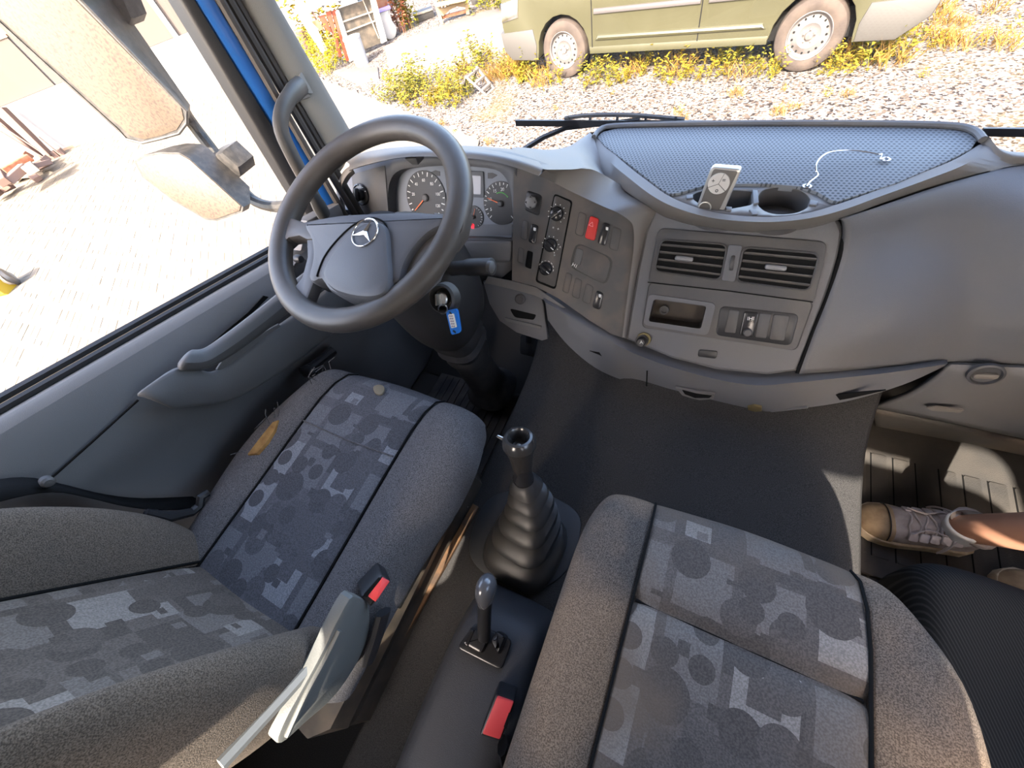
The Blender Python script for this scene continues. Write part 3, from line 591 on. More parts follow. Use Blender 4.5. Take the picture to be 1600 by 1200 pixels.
vent([(1033, 374), (1137, 382), (1126, 438), (1022, 424)], 4, (1069, 404)); vent([(1162, 386), (1281, 396), (1265, 455), (1150, 440)], 4, (1212, 418))
wc = obj('vent_centre', prism(quad4(STK, [(1139, 382), (1160, 384), (1148, 441), (1127, 438)], .15, 3, .009), .004, STK.n, .001), GREY, stk)
fw = frame_on(STK, 1144, 411, .009); obj('thumb_wheel', lathe(Frame(fw.o - fw.n * .012, fw.v, fw.n), [(.004, -.004), (.019, -.0035), (.02, 0), (.019, .0035), (.004, .004)], 24), GREYD, wc)
st = obj('storage_slot', walls(quad4(STK, [(1022, 467), (1104, 478), (1095, 514), (1013, 502)], .12, 4, .008), STK.n, .05), mat('slot_brown', (0.035, 0.028, 0.022), .6, col2=(0.06, 0.045, 0.032), vscale=20), stk)
oq = quad4(STK, [(1014, 459), (1119, 474), (1106, 524), (1005, 507)], .16, 5, .0075); iq = quad4(STK, [(1022, 467), (1104, 478), (1095, 514), (1013, 502)], .12, 5, .0085)
obj('slot_rim', loft([oq, [p + STK.n * .002 for p in oq], iq], True), GREY, st)
fl_ = frame_on(STK, 1038, 484, -.035); obj('lighter_socket', lathe(fl_, [(.011, 0), (.011, .008), (.007, .008), (.007, .002), (.001, .002)], 18), GREYD, st)
so2q = obj('switch_frame', prism(quad4(STK, [(1126, 478), (1249, 491), (1236, 541), (1118, 524)], .18, 5, .0075), .004, STK.n, .0015), BLK, stk)
for q in ([(1140, 484), (1156, 486), (1149, 521), (1132, 519)], [(1187, 489), (1206, 491), (1197, 529), (1180, 527)], [(1209, 491), (1234, 494), (1225, 533), (1202, 530)]):
    obj('blank_switch', prism(quad4(STK, q, .15, 3, .010), .004, STK.n, .001), GREYD, so2q)
rs = obj('rocker_switch', prism(quad4(STK, [(1163, 487), (1186, 489), (1176, 527), (1155, 524)], .15, 3, .012), .006, STK.n, .002), BLKS, so2q)
obj('push_knob', lathe(frame_on(STK, 1168, 519, .012), [(.008, 0), (.009, .003), (.007, .007), (.001, .008)], 16), GREYD, rs)
text('symbol', 'IHI', frame_on(STK, 1173, 498, .0126), .011, WHT, rs)
kn = obj('pull_knob', lathe(frame_on(STK, 1003, 532, .002), [(.016, 0), (.016, .004), (.011, .004), (.011, .018), (.009, .021), (.001, .021)], 20), BLK, stk)
obj('knob_ring', lathe(frame_on(STK, 1006, 530, .003), [(.0175, 0), (.017, .003), (.0135, .003), (.0135, 0)], 20), mat('yellowed', (0.19, 0.15, 0.06), .6), kn)
text('symbol', 'A', frame_on(STK, 1002, 535, .0235), .012, WHT, kn)
obj('vent_slot', prism(quad4(STK, [(1092, 546), (1122, 549), (1119, 561), (1090, 557)], .3, 3, .002), .004, STK.n, .001), BLK, stk)
# ---- passenger side panel
pr = [PV([(1316, 343, 'Z', .722), (1395, 315, 'Z', .722), (1472, 289, 'Z', .722), (1545, 269, 'Z', .722), (1612, 256, 'Z', .722), (1760, 244, 'Z', .722)]),
      PV([(1322, 352, 'Z', .708), (1400, 327, 'Z', .712), (1476, 303, 'Z', .714), (1550, 286, 'Z', .714), (1620, 276, 'Z', .714), (1770, 268, 'Z', .714)]),
      [STK.at(1319, 390, .004)] + PV([(1400, 375, 'Y', .83), (1490, 358, 'Y', .87), (1560, 344, 'Y', .88), (1640, 336, 'Y', .88), (1780, 330, 'Y', .88)]),
      [STK.at(1296, 460, .004)] + PV([(1390, 455, 'Y', .755), (1490, 448, 'Y', .80), (1560, 444, 'Y', .81), (1640, 442, 'Y', .81), (1790, 440, 'Y', .81)]),
      [STK.at(1270, 525, .004)] + PV([(1370, 520, 'Y', .70), (1490, 512, 'Y', .76), (1560, 514, 'Y', .77), (1640, 514, 'Y', .77), (1800, 516, 'Y', .77)]),
      [STK.at(1249, 584, .003)] + PV([(1340, 578, 'Y', .68), (1480, 566, 'Y', .745), (1550, 570, 'Y', .755), (1640, 574, 'Y', .755), (1810, 580, 'Y', .755)])]
def to_wall(rows): return [list(r) + [V((.99, r[-1].y, r[-1].z))] for r in rows]
obj('passenger_panel', sheet(to_wall(pr), 36, 26), GREY, da, smooth=60, solid=-.01)
gap = [(1313, 342), (1319, 352), (1317, 380), (1298, 450), (1272, 515), (1246, 583)]
obj('panel_gap', tube(spline([STK.at(x, y, -.001) for x, y in gap], 20), .0042, 8), SHADE, da)
# ---- lower dash: driver's knee panel and the long drawer in front of the tunnel
kp = obj('knee_panel', prism([SWP.at(*p, -.012) for p in ((754, 440), (800, 441), (846, 462), (850, 480), (856, 530), (846, 533), (806, 520), (780, 502), (764, 475))], .02, SWP.n, .005), GREY, da)
obj('light_crease', prism(SWP.poly([(762, 432), (800, 439), (838, 449), (884, 481), (872, 481), (836, 462), (800, 452), (757, 442)], .001), .004, SWP.n, .001), GREYL, kp)
KP = SWP.up(-.012)
obj('knee_lock', lathe(frame_on(KP, 813, 467, 0), [(.014, 0), (.014, .004), (.01, .006), (.001, .004)], 18), GREYD, kp)
obj('knee_pocket', prism(quad4(KP, [(796, 482), (838, 492), (834, 500), (804, 496)], .3, 3, .001), .003, SWP.n), SHADE, kp)
obj('knee_lip', prism(quad4(KP, [(788, 496), (846, 510), (845, 514), (790, 502)], .3, 3, .006), .008, SWP.n, .002), GREYL, kp)
dt = [SWP.at(850, 464, -.004), SWP.at(900, 491, -.004), SWP.at(950, 520, -.004)] + PV([(1000, 545, 'Y', .635), (1060, 566, 'Y', .63), (1130, 583, 'Y', .628), (1185, 590, 'Y', .63), (1240, 586, 'Y', .645), (1320, 579, 'Y', .675), (1400, 572, 'Y', .71), (1480, 565, 'Y', .74)])
dm = [SWP.at(852, 472, .014), SWP.at(900, 501, .014), SWP.at(950, 532, .014)] + PV([(1000, 556, 'Y', .605), (1060, 577, 'Y', .60), (1130, 595, 'Y', .598), (1185, 602, 'Y', .60), (1240, 598, 'Y', .615), (1320, 590, 'Y', .645), (1400, 581, 'Y', .68), (1479, 569, 'Y', .72)])
dl = [SWP.at(856, 500, .002), SWP.at(888, 540, .0), SWP.at(934, 577, -.003)] + PV([(990, 600, 'Y', .605), (1050, 618, 'Y', .60), (1120, 634, 'Y', .598), (1190, 643, 'Y', .60), (1260, 637, 'Y', .61), (1332, 625, 'Y', .64), (1414, 600, 'Y', .68), (1476, 572, 'Y', .725)])
db = [p + V((0, .05, -.012)) for p in dl]
dtb = [p + V((0, .04, -.004)) for p in dt]
dw = obj('dash_drawer', loft([spline(r, 48) for r in (dtb, dt, [(a + b) / 2 + V((0, -.004, .003)) for a, b in zip(dt, dm)], dm, [(a + b) / 2 for a, b in zip(dm, dl)], dl, db)]), GREY, da, smooth=55)
def dpk(name, q, m, y=.59, th=.006, bev=.001): return obj(name, prism(PX(q, 'Y', y), th, None, bev), m, dw)
dpk('drawer_pull', [(1055, 606), (1085, 612), (1117, 616), (1114, 624), (1090, 626), (1066, 618)], GREYL); dpk('pull_slot', [(1066, 610), (1088, 616), (1112, 619), (1108, 622), (1086, 622), (1070, 616)], SHADE, .587, .002, 0)
dpk('drawer_lock', [(1168, 636), (1178, 634), (1190, 637), (1190, 643), (1178, 644), (1169, 641)], mat('brass', (0.25, 0.2, 0.1), .4, metal=.6), .594)
dpk('pull_slot', [(1215, 632), (1290, 618), (1384, 610), (1330, 622), (1228, 640)], SHADE, .632, .003, 0)
obj('drawer_lip', tube(PX([(1198, 643), (1230, 639.5), (1262, 636)], 'Y', .605), .003, 8), GREY, dw)
dpk('pocket', [(921, 548), (936, 552), (968, 585), (958, 584), (940, 572)], SHADE, .60, .003, 0)
dpk('seam', [(1010, 580), (1012, 580), (1011, 608), (1009, 608)], SHADE, .594, .002, 0)
# right-hand lower panel, its shelf and the footwell wall under it
gl = [PV([(1483, 563, 'Y', .76), (1540, 566, 'Y', .765), (1612, 570, 'Y', .765), (1800, 580, 'Y', .765)]), PV([(1482, 570, 'Y', .735), (1540, 573, 'Y', .74), (1612, 577, 'Y', .74), (1800, 588, 'Y', .74)]), PV([(1463, 590, 'Y', .725), (1540, 598, 'Y', .73), (1612, 608, 'Y', .73), (1800, 625, 'Y', .73)]),
      PV([(1420, 618, 'Y', .72), (1510, 634, 'Y', .735), (1612, 650, 'Y', .74), (1800, 680, 'Y', .74)]), PV([(1366, 638, 'Y', .73), (1480, 660, 'Y', .75), (1612, 688, 'Y', .76), (1800, 720, 'Y', .76)])]
gp = obj('glove_panel', sheet(to_wall(gl), 28, 14), GREY, da, smooth=50, solid=-.012)
fg = Frame(U(1540, 585, 'Y', .728), (1, 0.02, 0), (0, .25, 1)); 
ko = obj('glove_latch', lathe(fg, [(.026, -.004), (.026, .003), (.022, .005), (.020, .0), (.001, -.002)], 26), GREYD, gp); obj('latch_bar', prism(rrect(Frame(fg.o, fg.u + fg.v * .25, fg.v), .034, .012, .005, 0, -.002, .006), .006, fg.n, .002), GREYL, ko)
obj('shelf_slot', prism(PX([(1448, 637), (1462, 635), (1506, 641), (1500, 645), (1456, 642)], 'Y', .715), .003), GREYL, gp)
obj('footwell_panel', sheet(to_wall([PV([(1365, 640, 'Y', .80), (1480, 664, 'Y', .82), (1612, 694, 'Y', .83), (1800, 740, 'Y', .83)]), PV([(1368, 664, 'Y', .84), (1480, 692, 'Y', .86), (1612, 724, 'Y', .87), (1800, 765, 'Y', .87)]), PV([(1372, 690, 'Y', .88), (1480, 714, 'Y', .90), (1612, 742, 'Y', .905), (1800, 785, 'Y', .90)])]), 24, 8), mat('footwell_grey', (0.09, 0.085, 0.08), .7, bump=.2, bscale=600, col2=(0.14, 0.11, 0.085), vscale=8), da, solid=-.01)
# ------------------------------------------------------------------ steering wheel
T20 = math.radians(20)
WL = Frame((-0.61, 0.46, 0.88), (1, 0, 0), (0, math.cos(T20), math.sin(T20)))
WP = Plane(WL.o, WL.n)
sw_ = thing('steering_wheel', 'black leather four-spoke steering wheel with a chrome star emblem', 'steering wheel', WL.o)
RW = 0.206
rimrows = []
for k in range(65):
    a = 2 * math.pi * k / 64; d = WL.u * math.cos(a) + WL.v * math.sin(a)
    rimrows.append([WL.o + d * (RW + 0.0232 * math.cos(t)) + WL.n * (0.0215 * math.sin(t)) for t in [2 * math.pi * q / 14 for q in range(14)]])
obj('rim', loft(rimrows, True), WHEELM, sw_)
def wpoly(pts, lift): return WP.poly(pts, lift)
for nm, q, m, lf, th, bv in (
    ('spoke', [(436, 352), (452, 338), (474, 346), (500, 340), (505, 372), (478, 374), (466, 368), (450, 371), (436, 384)], WHEELM, .010, .026, .006),
    ('spoke', [(478, 360), (498, 368), (504, 415), (490, 440), (480, 466), (492, 494), (466, 484), (444, 458), (458, 449), (471, 432), (479, 402)], PADM, .006, .022, .005),
    ('spoke', [(676, 330), (700, 334), (716, 312), (730, 326), (722, 360), (706, 382), (692, 388), (686, 372)], WHEELM, .008, .024, .005),
    ('spoke', [(610, 433), (640, 428), (664, 424), (684, 402), (692, 398), (678, 430), (640, 464), (602, 488), (592, 486), (603, 470)], PADM, .004, .022, .005)):
    obj(nm, prism(wpoly(q, lf), th, WL.n, bv), m, sw_)
obj('spoke_recess', prism(wpoly([(698, 340), (684, 352), (664, 366), (640, 392), (628, 420), (626, 430), (664, 423), (684, 398), (692, 374)], .002), .02, WL.n, .003), GREYD, sw_)
pad = obj('airbag_cover', prism(spline(wpoly([(474, 352), (490, 342), (530, 334), (580, 331), (640, 329), (680, 331), (697, 337), (690, 350), (668, 362), (645, 386), (630, 412), (624, 436), (612, 446), (604, 462), (575, 468), (540, 464), (512, 452), (500, 436), (488, 440), (480, 432), (486, 402), (484, 374)], .016), 66, True), .045, WL.n, .010), PADM, sw_)
obj('centre_boss', prism(spline(wpoly([(502, 428), (512, 402), (530, 378), (555, 354), (578, 343), (596, 347), (603, 362), (605, 395), (607, 430), (600, 455), (578, 464), (545, 461), (516, 450)], .028), 44, True), .02, WL.n, .010), PADM, sw_)
obj('seam_line', tube(spline(wpoly([(495, 432), (506, 403), (526, 376), (552, 352), (578, 341), (598, 346), (606, 362), (609, 396), (612, 432)], .0165), 40), .0018, 6), SHADE, sw_)
EF = Frame(WP.at(570, 363, .029), WL.u, WL.v); er = (WP.at(589, 363, .029) - WP.at(570, 363, .029)).length
em = obj('star_emblem', join(tube(ring(EF, er, 32), .0016, 8, True), *[((lambda d, e: ([EF.o + d * er * .97 + EF.n * .0006, EF.o + e * er * .17 + EF.n * .0004, EF.o + EF.n * .0045, EF.o - e * er * .17 + EF.n * .0004, EF.o - EF.n * .001], [(0, 1, 2), (0, 2, 3), (1, 4, 2), (3, 2, 4), (0, 3, 4), (0, 4, 1)]))(EF.u * math.cos(a) + EF.v * math.sin(a), EF.v * math.cos(a) - EF.u * math.sin(a))) for a in [math.radians(80 + 120 * k) for k in range(3)]]), CHROME, sw_, smooth=20)
# ------------------------------------------------------------------ steering column, stalk, ignition lock, key
scn = thing('steering_column', 'dark steering column shroud with pleated boot going down to the floor', 'steering column', (-0.61, 0.58, 0.06))
CD = V((0, 0.145, -0.989)); CO = V((-0.61, 0.47, 0.86))
def csec(t, a, b, sh=0, r=.55, n=28):
    out = []
    for k in range(n):
        th = 2 * math.pi * k / n; c, s = math.cos(th), math.sin(th)
        q = (abs(c) ** 2.8 + abs(s) ** 2.8) ** (-1 / 2.8)
        out.append(CO + CD * t + V((c * q * a, 0, 0)) + V((0, .989, .145)) * (s * q * b + sh))
    return out
COLM = mat('column_black', (0.022, 0.021, 0.021), 0.5, bump=.15, bscale=800, col2=(0.032, 0.029, 0.027), vscale=8)
obj('hub_neck', loft([csec(.01, .05, .05), csec(.1, .06, .06)], True, True), BLK, scn)
obj('shroud', loft([csec(.055, .085, .075, .02), csec(.075, .105, .10, .03), csec(.16, .115, .115, .035), csec(.26, .115, .115, .035), csec(.33, .105, .11, .03), csec(.38, .085, .095, .025), csec(.395, .07, .08, .02)], True, True), COLM, scn, sub=1)
obj('boot', loft([csec(t, r, r, s) for t, r, s in ((.36, .075, .02), (.42, .075, .015), (.44, .068, .015), (.46, .074, .012), (.49, .062, .01), (.51, .066, .008), (.55, .056, .005), (.62, .054, .0), (.70, .058, .0), (.745, .068, .0), (.765, .085, 0), (.78, .088, 0))], True, True), RUB, scn)
SL = U(735, 420, 'Y', 0.50)
obj('stalk', tube(spline([U(706, 420, 'Y', .505), U(728, 418, 'Y', .505), U(750, 417, 'Y', .505), U(764, 417, 'Y', .505), U(770, 417, 'Y', .505)], 14), [.015] * 4 + [.0175] * 7 + [.018, .0165, .010], 14), COLM, scn)
obj('stalk_button', lathe(Frame(U(766, 417, 'Y', .499), (0, .9, .5), (0, -.5, .9)), [(.012, -.004), (.012, .004), (.008, .007), (.001, .0075)], 16), GREYD, scn)
IG = U(690, 467, 'Y', 0.39)
fi = Frame(IG, (1, 0, 0), (0, .5, .866)); fi = Frame(IG, (1, .1, 0), (0, .62, .78))
obj('lock_collar', lathe(fi, [(.03, -.02), (.028, .0), (.024, .004), (.021, .0), (.020, -.012), (.001, -.012)], 26), COLM, scn)
obj('lock_barrel', lathe(fi, [(.013, -.012), (.013, .001), (.011, .003), (.001, .003)], 20), STEEL, scn)
kt = thing('ignition_key', 'key in the ignition with a blue plastic tag on a ring', 'key', IG)
KT = mat('tag_blue', (0.02, 0.17, 0.62), .35)
obj('key_blade', box(fi, -.0015, .0015, -.010, .010, .003, .020), STEEL, kt)
obj('key_ring', tube([U(692 + 7 * math.cos(a), 483 + 7 * math.sin(a), 'Y', .375) for a in [k * math.pi / 9 for k in range(18)]], .0014, 6, True), STEEL, kt)
TG = plane3(U(706, 486, 'Y', .372), U(720, 500, 'Y', .370), U(710, 522, 'Y', .375))
tb = obj('tag', prism(quad4(TG, [(696, 487), (714, 484), (720, 520), (705, 524)], .25, 4, .002), .004, TG.n, .001), KT, kt)
obj('paper_label', prism(quad4(TG, [(700, 492), (709, 490), (714, 511), (705, 513)], .1, 2, .0026), .001, TG.n), WHT, tb)
obj('lettering', join(*[prism(quad4(TG, [(701.5 + k * .9 + 3 * s, 493 + 4 * k), (704 + k * .9 + 3 * s, 492.5 + 4 * k), (704.6 + k * .9 + 3 * s, 495 + 4 * k), (702 + k * .9 + 3 * s, 495.5 + 4 * k)], .1, 1, .0029), .0006, TG.n) for k in range(5) for s in (0, 1)]), mat('pencil', (.35, .3, .35), .8), tb)
obj('tag_eye', disc(frame_on(TG, 710, 518, .0022), .004, .0006, 14), BLK, tb)
obj('tag_eye', disc(frame_on(TG, 704, 489, .0022), .003, .0006, 12), BLK, tb)
# ------------------------------------------------------------------ seats
FAB = mat('seat_cloth_grey', (0.108, 0.102, 0.103), 0.97, bump=.5, bscale=620, bdist=.0008, spec=.1, speck=.42, sscale=620)
FABB = mat('seat_cloth_brown', (0.095, 0.079, 0.066), 0.97, bump=.6, bscale=700, bdist=.0008, spec=.1, speck=.42, sscale=700, col2=(0.115, 0.092, 0.073), vscale=4)
FABD = mat('seat_cloth_soiled', (0.077, 0.069, 0.063), 0.97, bump=.5, bscale=620, bdist=.0008, spec=.1, speck=.42, sscale=620, col2=(0.185, 0.13, 0.088), vscale=4.2, sharp=(.36, .56))
PAT1 = pattern_mat('printed_cloth', 'XY', (0.086, 0.085, 0.092), (0.182, 0.186, 0.2))
PAT2 = pattern_mat('printed_cloth_brown', 'XZ', (0.095, 0.079, 0.067), (0.195, 0.17, 0.15), ox=.02)
PAT3 = pattern_mat('printed_cloth_soiled', 'XY', (0.09, 0.079, 0.072), (0.205, 0.185, 0.168), dirt=(0.14, 0.104, 0.075), ox=.03, oy=.02)
FOAM = mat('foam_yellow', (0.34, 0.19, 0.06), .95, bump=.5, bscale=300, col2=(0.2, 0.1, 0.03), vscale=40)
def cushion(root, xs, ys, zt, mats, zb, cross=None, xcurve=None):
    """seat cushion as insert and two bolsters: xs = left, seam, seam, right; ys = rear..front"""
    xl, s0, s1, xr = xs; yr, yf = ys
    st = [(yr, 0), (yr + .06, .002), ((yr + yf) / 2 - .06, .006), ((yr + yf) / 2 + .06, .010), (yf - .12, .010), (yf - .06, .002), (yf - .022, -.016), (yf - .004, -.042), (yf + .004, -.075), (yf + .002, -.13)]
    cor = dict(zip([round(y, 5) for y, _ in st], (0, 0, 0, 0, 0, .001, .005, .013, .021, .024)))
    def narrow(y):
        c = xcurve(y) if xcurve else (0, 0); k = cor.get(round(y, 5), 0); return (c[0] + k, c[1] - k)
    sti = st if cross is None else st[:4] + [(cross - .03, .012), (cross - .008, .006), (cross, -.002), (cross + .008, .006), (cross + .03, .012)] + st[4:]
    def prof(pts, st=st): return [[V((x + narrow(y)[0] * wl + narrow(y)[1] * wr, y - (abs(x - (s0 + s1) / 2) * .06 if y > yf - .1 else 0), max(zb - .02, zt + dz + max(z, -.10) * (1 if dz > -.03 else .5)))) for y, dz in st] for x, z, wl, wr in pts]
    w_ = s1 - s0
    obj('insert_panel', loft(prof([(s0, -.004, 0, 0), (s0 + .012, .002, 0, 0), (s0 + w_ * .25, .0, 0, 0), (s0 + w_ * .5, -.003, 0, 0), (s0 + w_ * .75, .0, 0, 0), (s1 - .012, .002, 0, 0), (s1, -.004, 0, 0)], sti)), mats[0], root, sub=2, smooth=80)
    bl = s0 - xl
    obj('bolster', loft(prof([(s0, -.006, 0, 0), (s0 - .010, .004, 0, 0), (s0 - bl * .45, .016, .3, 0), (s0 - bl * .78, .006, .7, 0), (xl + .004, -.02, 1, 0), (xl - .004, -.07, 1, 0), (xl, zb - zt, 1, 0)])), mats[1], root, sub=2, smooth=80)
    br = xr - s1
    obj('bolster', loft(prof([(s1, -.006, 0, 0), (s1 + .010, .004, 0, 0), (s1 + br * .45, .018, 0, .3), (s1 + br * .78, .010, 0, .7), (xr - .004, -.016, 0, 1), (xr + .004, -.07, 0, 1), (xr, zb - zt, 0, 1)])), mats[1], root, sub=2, smooth=80)
    for x in (s0, s1): obj('seam', tube([V((x, y - (abs(x - (s0 + s1) / 2) * .06 if y > yf - .1 else 0), zt + dz - .0015)) for y, dz in st[:8]], .0022, 6), SHADE, root)
dsx = thing('driver_seat', 'driver seat of grey patterned cloth with a torn side, behind the steering wheel', 'seat', (-0.60, 0.0, 0.0))
def dcurve(y): return (-.062 * math.exp(-((y - .02) / .13) ** 2), .04 * math.exp(-((y - .13) / .13) ** 2))
cushion(dsx, (-.838, -.748, -.475, -.372), (-.26, .308), .572, (PAT1, FAB), .44, xcurve=dcurve)
obj('cross_seam', tube([(-.745, .125, .5835), (-.61, .122, .5805), (-.48, .125, .5835)], .0018, 6), FAB, dsx)
STP = Plane((-.61, .26, .5697), (0, .30, 1)); obj('stain', prism(spline(STP.poly([(583, 605), (590, 601), (599, 603), (600, 610), (595, 616), (586, 614)]), 16, True), .004, STP.n, .0005), mat('stain_tan', (.2, .165, .11), .9), dsx)
# torn seam with the foam showing and loose threads
tear = [(372, 706), (384, 690), (398, 672), (412, 655), (420, 652), (414, 668), (402, 686), (386, 704)]
obj('torn_foam', prism([U(x + 14, y + 4, 'Z', .597) for x, y in tear], .03, (-.4, 0, .9), .002), FOAM, dsx)
thr = []
rnd = random.Random(3)
for x, y in ((503, 578), (497, 581), (490, 586), (510, 575), (484, 590), (478, 596), (420, 652), (412, 660), (405, 668), (374, 704), (424, 650)):
    p = U(x + 8, y + 3, 'Z', .594); q = [p + V((0, rnd.uniform(-.01, .02) * s, .012 * s + rnd.uniform(-.006, .006))) + V((rnd.uniform(-.01, .004) * s, 0, 0)) for s in (0, 1, 1.8)]
    thr.append(tube(q, .0009, 5))
tag(obj('loose_threads', join(*thr), FAB, dsx), kind='stuff')
# back rest, leaning back
BO = V((-.61, -.205, .585)); BU = V((0, -.36, .933)).normalized(); BN = V((0, .933, .36)).normalized()
def bp(x, s, n): return V((x, BO.y, BO.z)) + BU * s + BN * n
ss = [-.06, -.02, .04, .15, .3, .45, .58, .66]
def ins(x, n): return [bp(x, s, n + (.0 if s > 0 else -.01) - (.03 if s > .6 else 0)) for s in ss]
obj('back_insert', loft([ins(x, n) for x, n in ((-.75, .0), (-.738, .008), (-.68, .004), (-.61, .0), (-.54, .004), (-.482, .008), (-.47, .0))]), PAT2, dsx, sub=2, smooth=80)
def bol(x0, sg, up=1.0, nm='back_bolster', tap=0.0):
    rows = []
    for s, wd, pr_ in [(a_, b_, c_ * up if c_ > .012 else c_) for a_, b_, c_ in ((-.075, .02, -.035), (-.06, .045, .008), (-.025, .075, .024), (.03, .092, .042), (.10, .10, .056), (.20, .103, .066), (.32, .10, .064), (.45, .09, .045), (.58, .07, .02), (.66, .05, -.02))]:
        wd *= 1 - tap * min(1, max(0, (s - .12) / .25))
        rows.append([bp(x0, s, -.004), bp(x0 + sg * .006, s, .006 + pr_ * .12), bp(x0 + sg * wd * .35, s, pr_ * .75), bp(x0 + sg * wd * .7, s, pr_), bp(x0 + sg * wd, s, pr_ * .62), bp(x0 + sg * wd * 1.02, s, -.01), bp(x0 + sg * wd * .98, s, -.06), bp(x0 + sg * wd * .8, s, -.09)])
    return obj(nm, loft(rows), FABB, dsx, sub=2, smooth=80)
bol(-.75, -1.12, 1.75); bol(-.47, .98, 1.25, tap=.5)
for x in (-.75, -.47): obj('seam', tube([bp(x, s, .003) for s in ss], .0025, 6), SHADE, dsx)
BLG = mat('back_shell', (0.06, 0.064, 0.068), .45, bump=.2, bscale=700)
obj('back_shell', loft([[bp(x, s, n) for s in (-.08, .0, .2, .45, .66)] for x, n in ((-.43, -.012), (-.425, -.05), (-.435, -.10), (-.61, -.13), (-.83, -.10), (-.85, -.05))]), BLG, dsx, sub=1, solid=-.006)
obj('headrest', loft([[V((-.61 + c * .13 * k, 0, 0)) + bp(0, .76 + s * .09 * k, .0 + j) for c, s in [(math.cos(t), math.sin(t)) for t in [q * math.pi / 8 for q in range(16)]]] for k, j in ((.8, .05), (1, .03), (1, -.03), (.8, -.05))], True, True), FABB, dsx, sub=1)
# side cover, pedestal with pleats, runners
SC = mat('side_cover', (0.115, 0.118, 0.112), .5, bump=.15, bscale=500)
scp = [(547, 936), (562, 934), (577, 946), (577, 988), (560, 1034), (524, 1088), (480, 1128), (443, 1161), (434, 1156), (448, 1122), (478, 1068), (508, 1012), (520, 985)]
obj('side_cover', prism(spline(PX(scp, 'X', -.36), 40, True), .02, (1, 0, 0), .004), SC, dsx)
obj('cover_rib', tube(spline(PX([(530, 985), (508, 1030), (478, 1085), (448, 1150)], 'X', -.357), 14), .004, 6), SC, dsx)
obj('cover_edge', tube(PX([(512, 1012), (440, 1092), (345, 1195)], 'X', -.372), .008, 6), mat('cream_edge', (0.3, 0.29, 0.26), .5), dsx)
PLE = mat('pleat_brown', (0.035, 0.03, 0.026), .4, col2=(0.075, 0.06, 0.045), vscale=18)
rows = []
for k in range(9):
    z = .08 + .042 * k; o = .012 if k % 2 else -.006
    rows.append([(-.80 - o, -.33, z), (-.80 - o, .20, z), (-.44, .235 + o * .5, z), (-.405 + o * .6, .20, z), (-.405 + o * .6, -.33, z), (-.44, -.36, z)])
obj('suspension_bellows', loft(rows, True, True), PLE, dsx, smooth=25)
RAILM = mat('side_rail_tan', (.085, .07, .05), .4, col2=(.05, .04, .03), vscale=14)
for (a, b, x, wd) in (((726, 730), (612, 905), -.385, .012), ((734, 740), (640, 905), -.378, .010), ((716, 780), (622, 950), -.375, .008)):
    obj('side_rail', bar(U(*a, 'X', x), U(*b, 'X', x), .012, wd, (1, 0, 0)), RAILM, dsx, bev=.003)
RUST = mat('rusty_rail', (0.16, 0.085, 0.04), .55, metal=.3, bump=.3, bscale=200, col2=(0.07, 0.045, 0.03), vscale=25)
obj('runner', join(bar(U(744, 790, 'Z', .30), U(556, 1122, 'Z', .30), .018, .012), ), RUST, dsx, bev=.002)
obj('runner', bar(U(730, 790, 'Z', .295), U(538, 1118, 'Z', .295), .014, .018), STEEL, dsx, bev=.002)
obj('runner_end', prism(PX([(536, 1112), (552, 1088), (570, 1098), (556, 1122)], 'Z', .305), .012, (0, 0, 1), .001), mat('chipped_blue', (0.16, 0.10, 0.06), .6, col2=(0.05, 0.2, 0.42), vscale=60, sharp=(.5, .52)), dsx)
for x, y in ((553, 1078), (563, 1078), (574, 1062)): obj('runner_bolt', lathe(Frame(U(x, y, 'Z', .30), (1, 0, 0), (0, 1, 0)), [(.008, 0), (.008, .005), (.004, .005), (.004, .002)], 8), STEEL, dsx)
obj('adjuster_lever', tube(PX([(325, 770), (314, 776), (312, 790), (300, 800), (262, 808), (228, 800)], 'X', -.835), [.008, .009, .009, .009, .012, .006], 8), BLKS, dsx)
obj('seat_base', abox(-.80, -.44, -.30, .18, 0.0, .10), BLK, dsx)
# ------------------------------------------------------------------ middle seat
msx = thing('middle_seat', 'soiled grey-brown patterned cloth seat between gear lever and right footwell', 'seat', (.18, 0, 0.3))
def mcurve(y):
    l = .012 * max(0, (y - .1) / .13) ** 2; r = -.10 * max(0, (y - .05) / .185) ** 2
    return (l, r)
cushion(msx, (-.088, .018, .298, .425), (-.34, .24), .575, (PAT3, FABD), .42, cross=.064, xcurve=mcurve)
obj('cross_seam', tube([(.022, .064, .5745), (.10, .064, .573), (.16, .064, .571), (.22, .064, .573), (.294, .064, .5745)], .0028, 6), SHADE, msx)
obj('seat_base', abox(-.03, .36, -.34, .12, .30, .44), BLK, msx, bev=.02)
for nm, x0, x1, m in (('back_insert', .018, .315, PAT3), ('back_bolster', -.07, .018, FABD), ('back_bolster', .298, .43, FABD)):
    f = Frame((0, -.34, .56), (1, 0, 0), (0, -.36, .933)); h = .60 if x0 > .2 else .70
    obj(nm, prism(rrect(f, x1 - x0, h + .02, .05 if x0 > .2 else .03, (x0 + x1) / 2, h / 2 - .01, .06), .11, f.n, .02), m, msx)
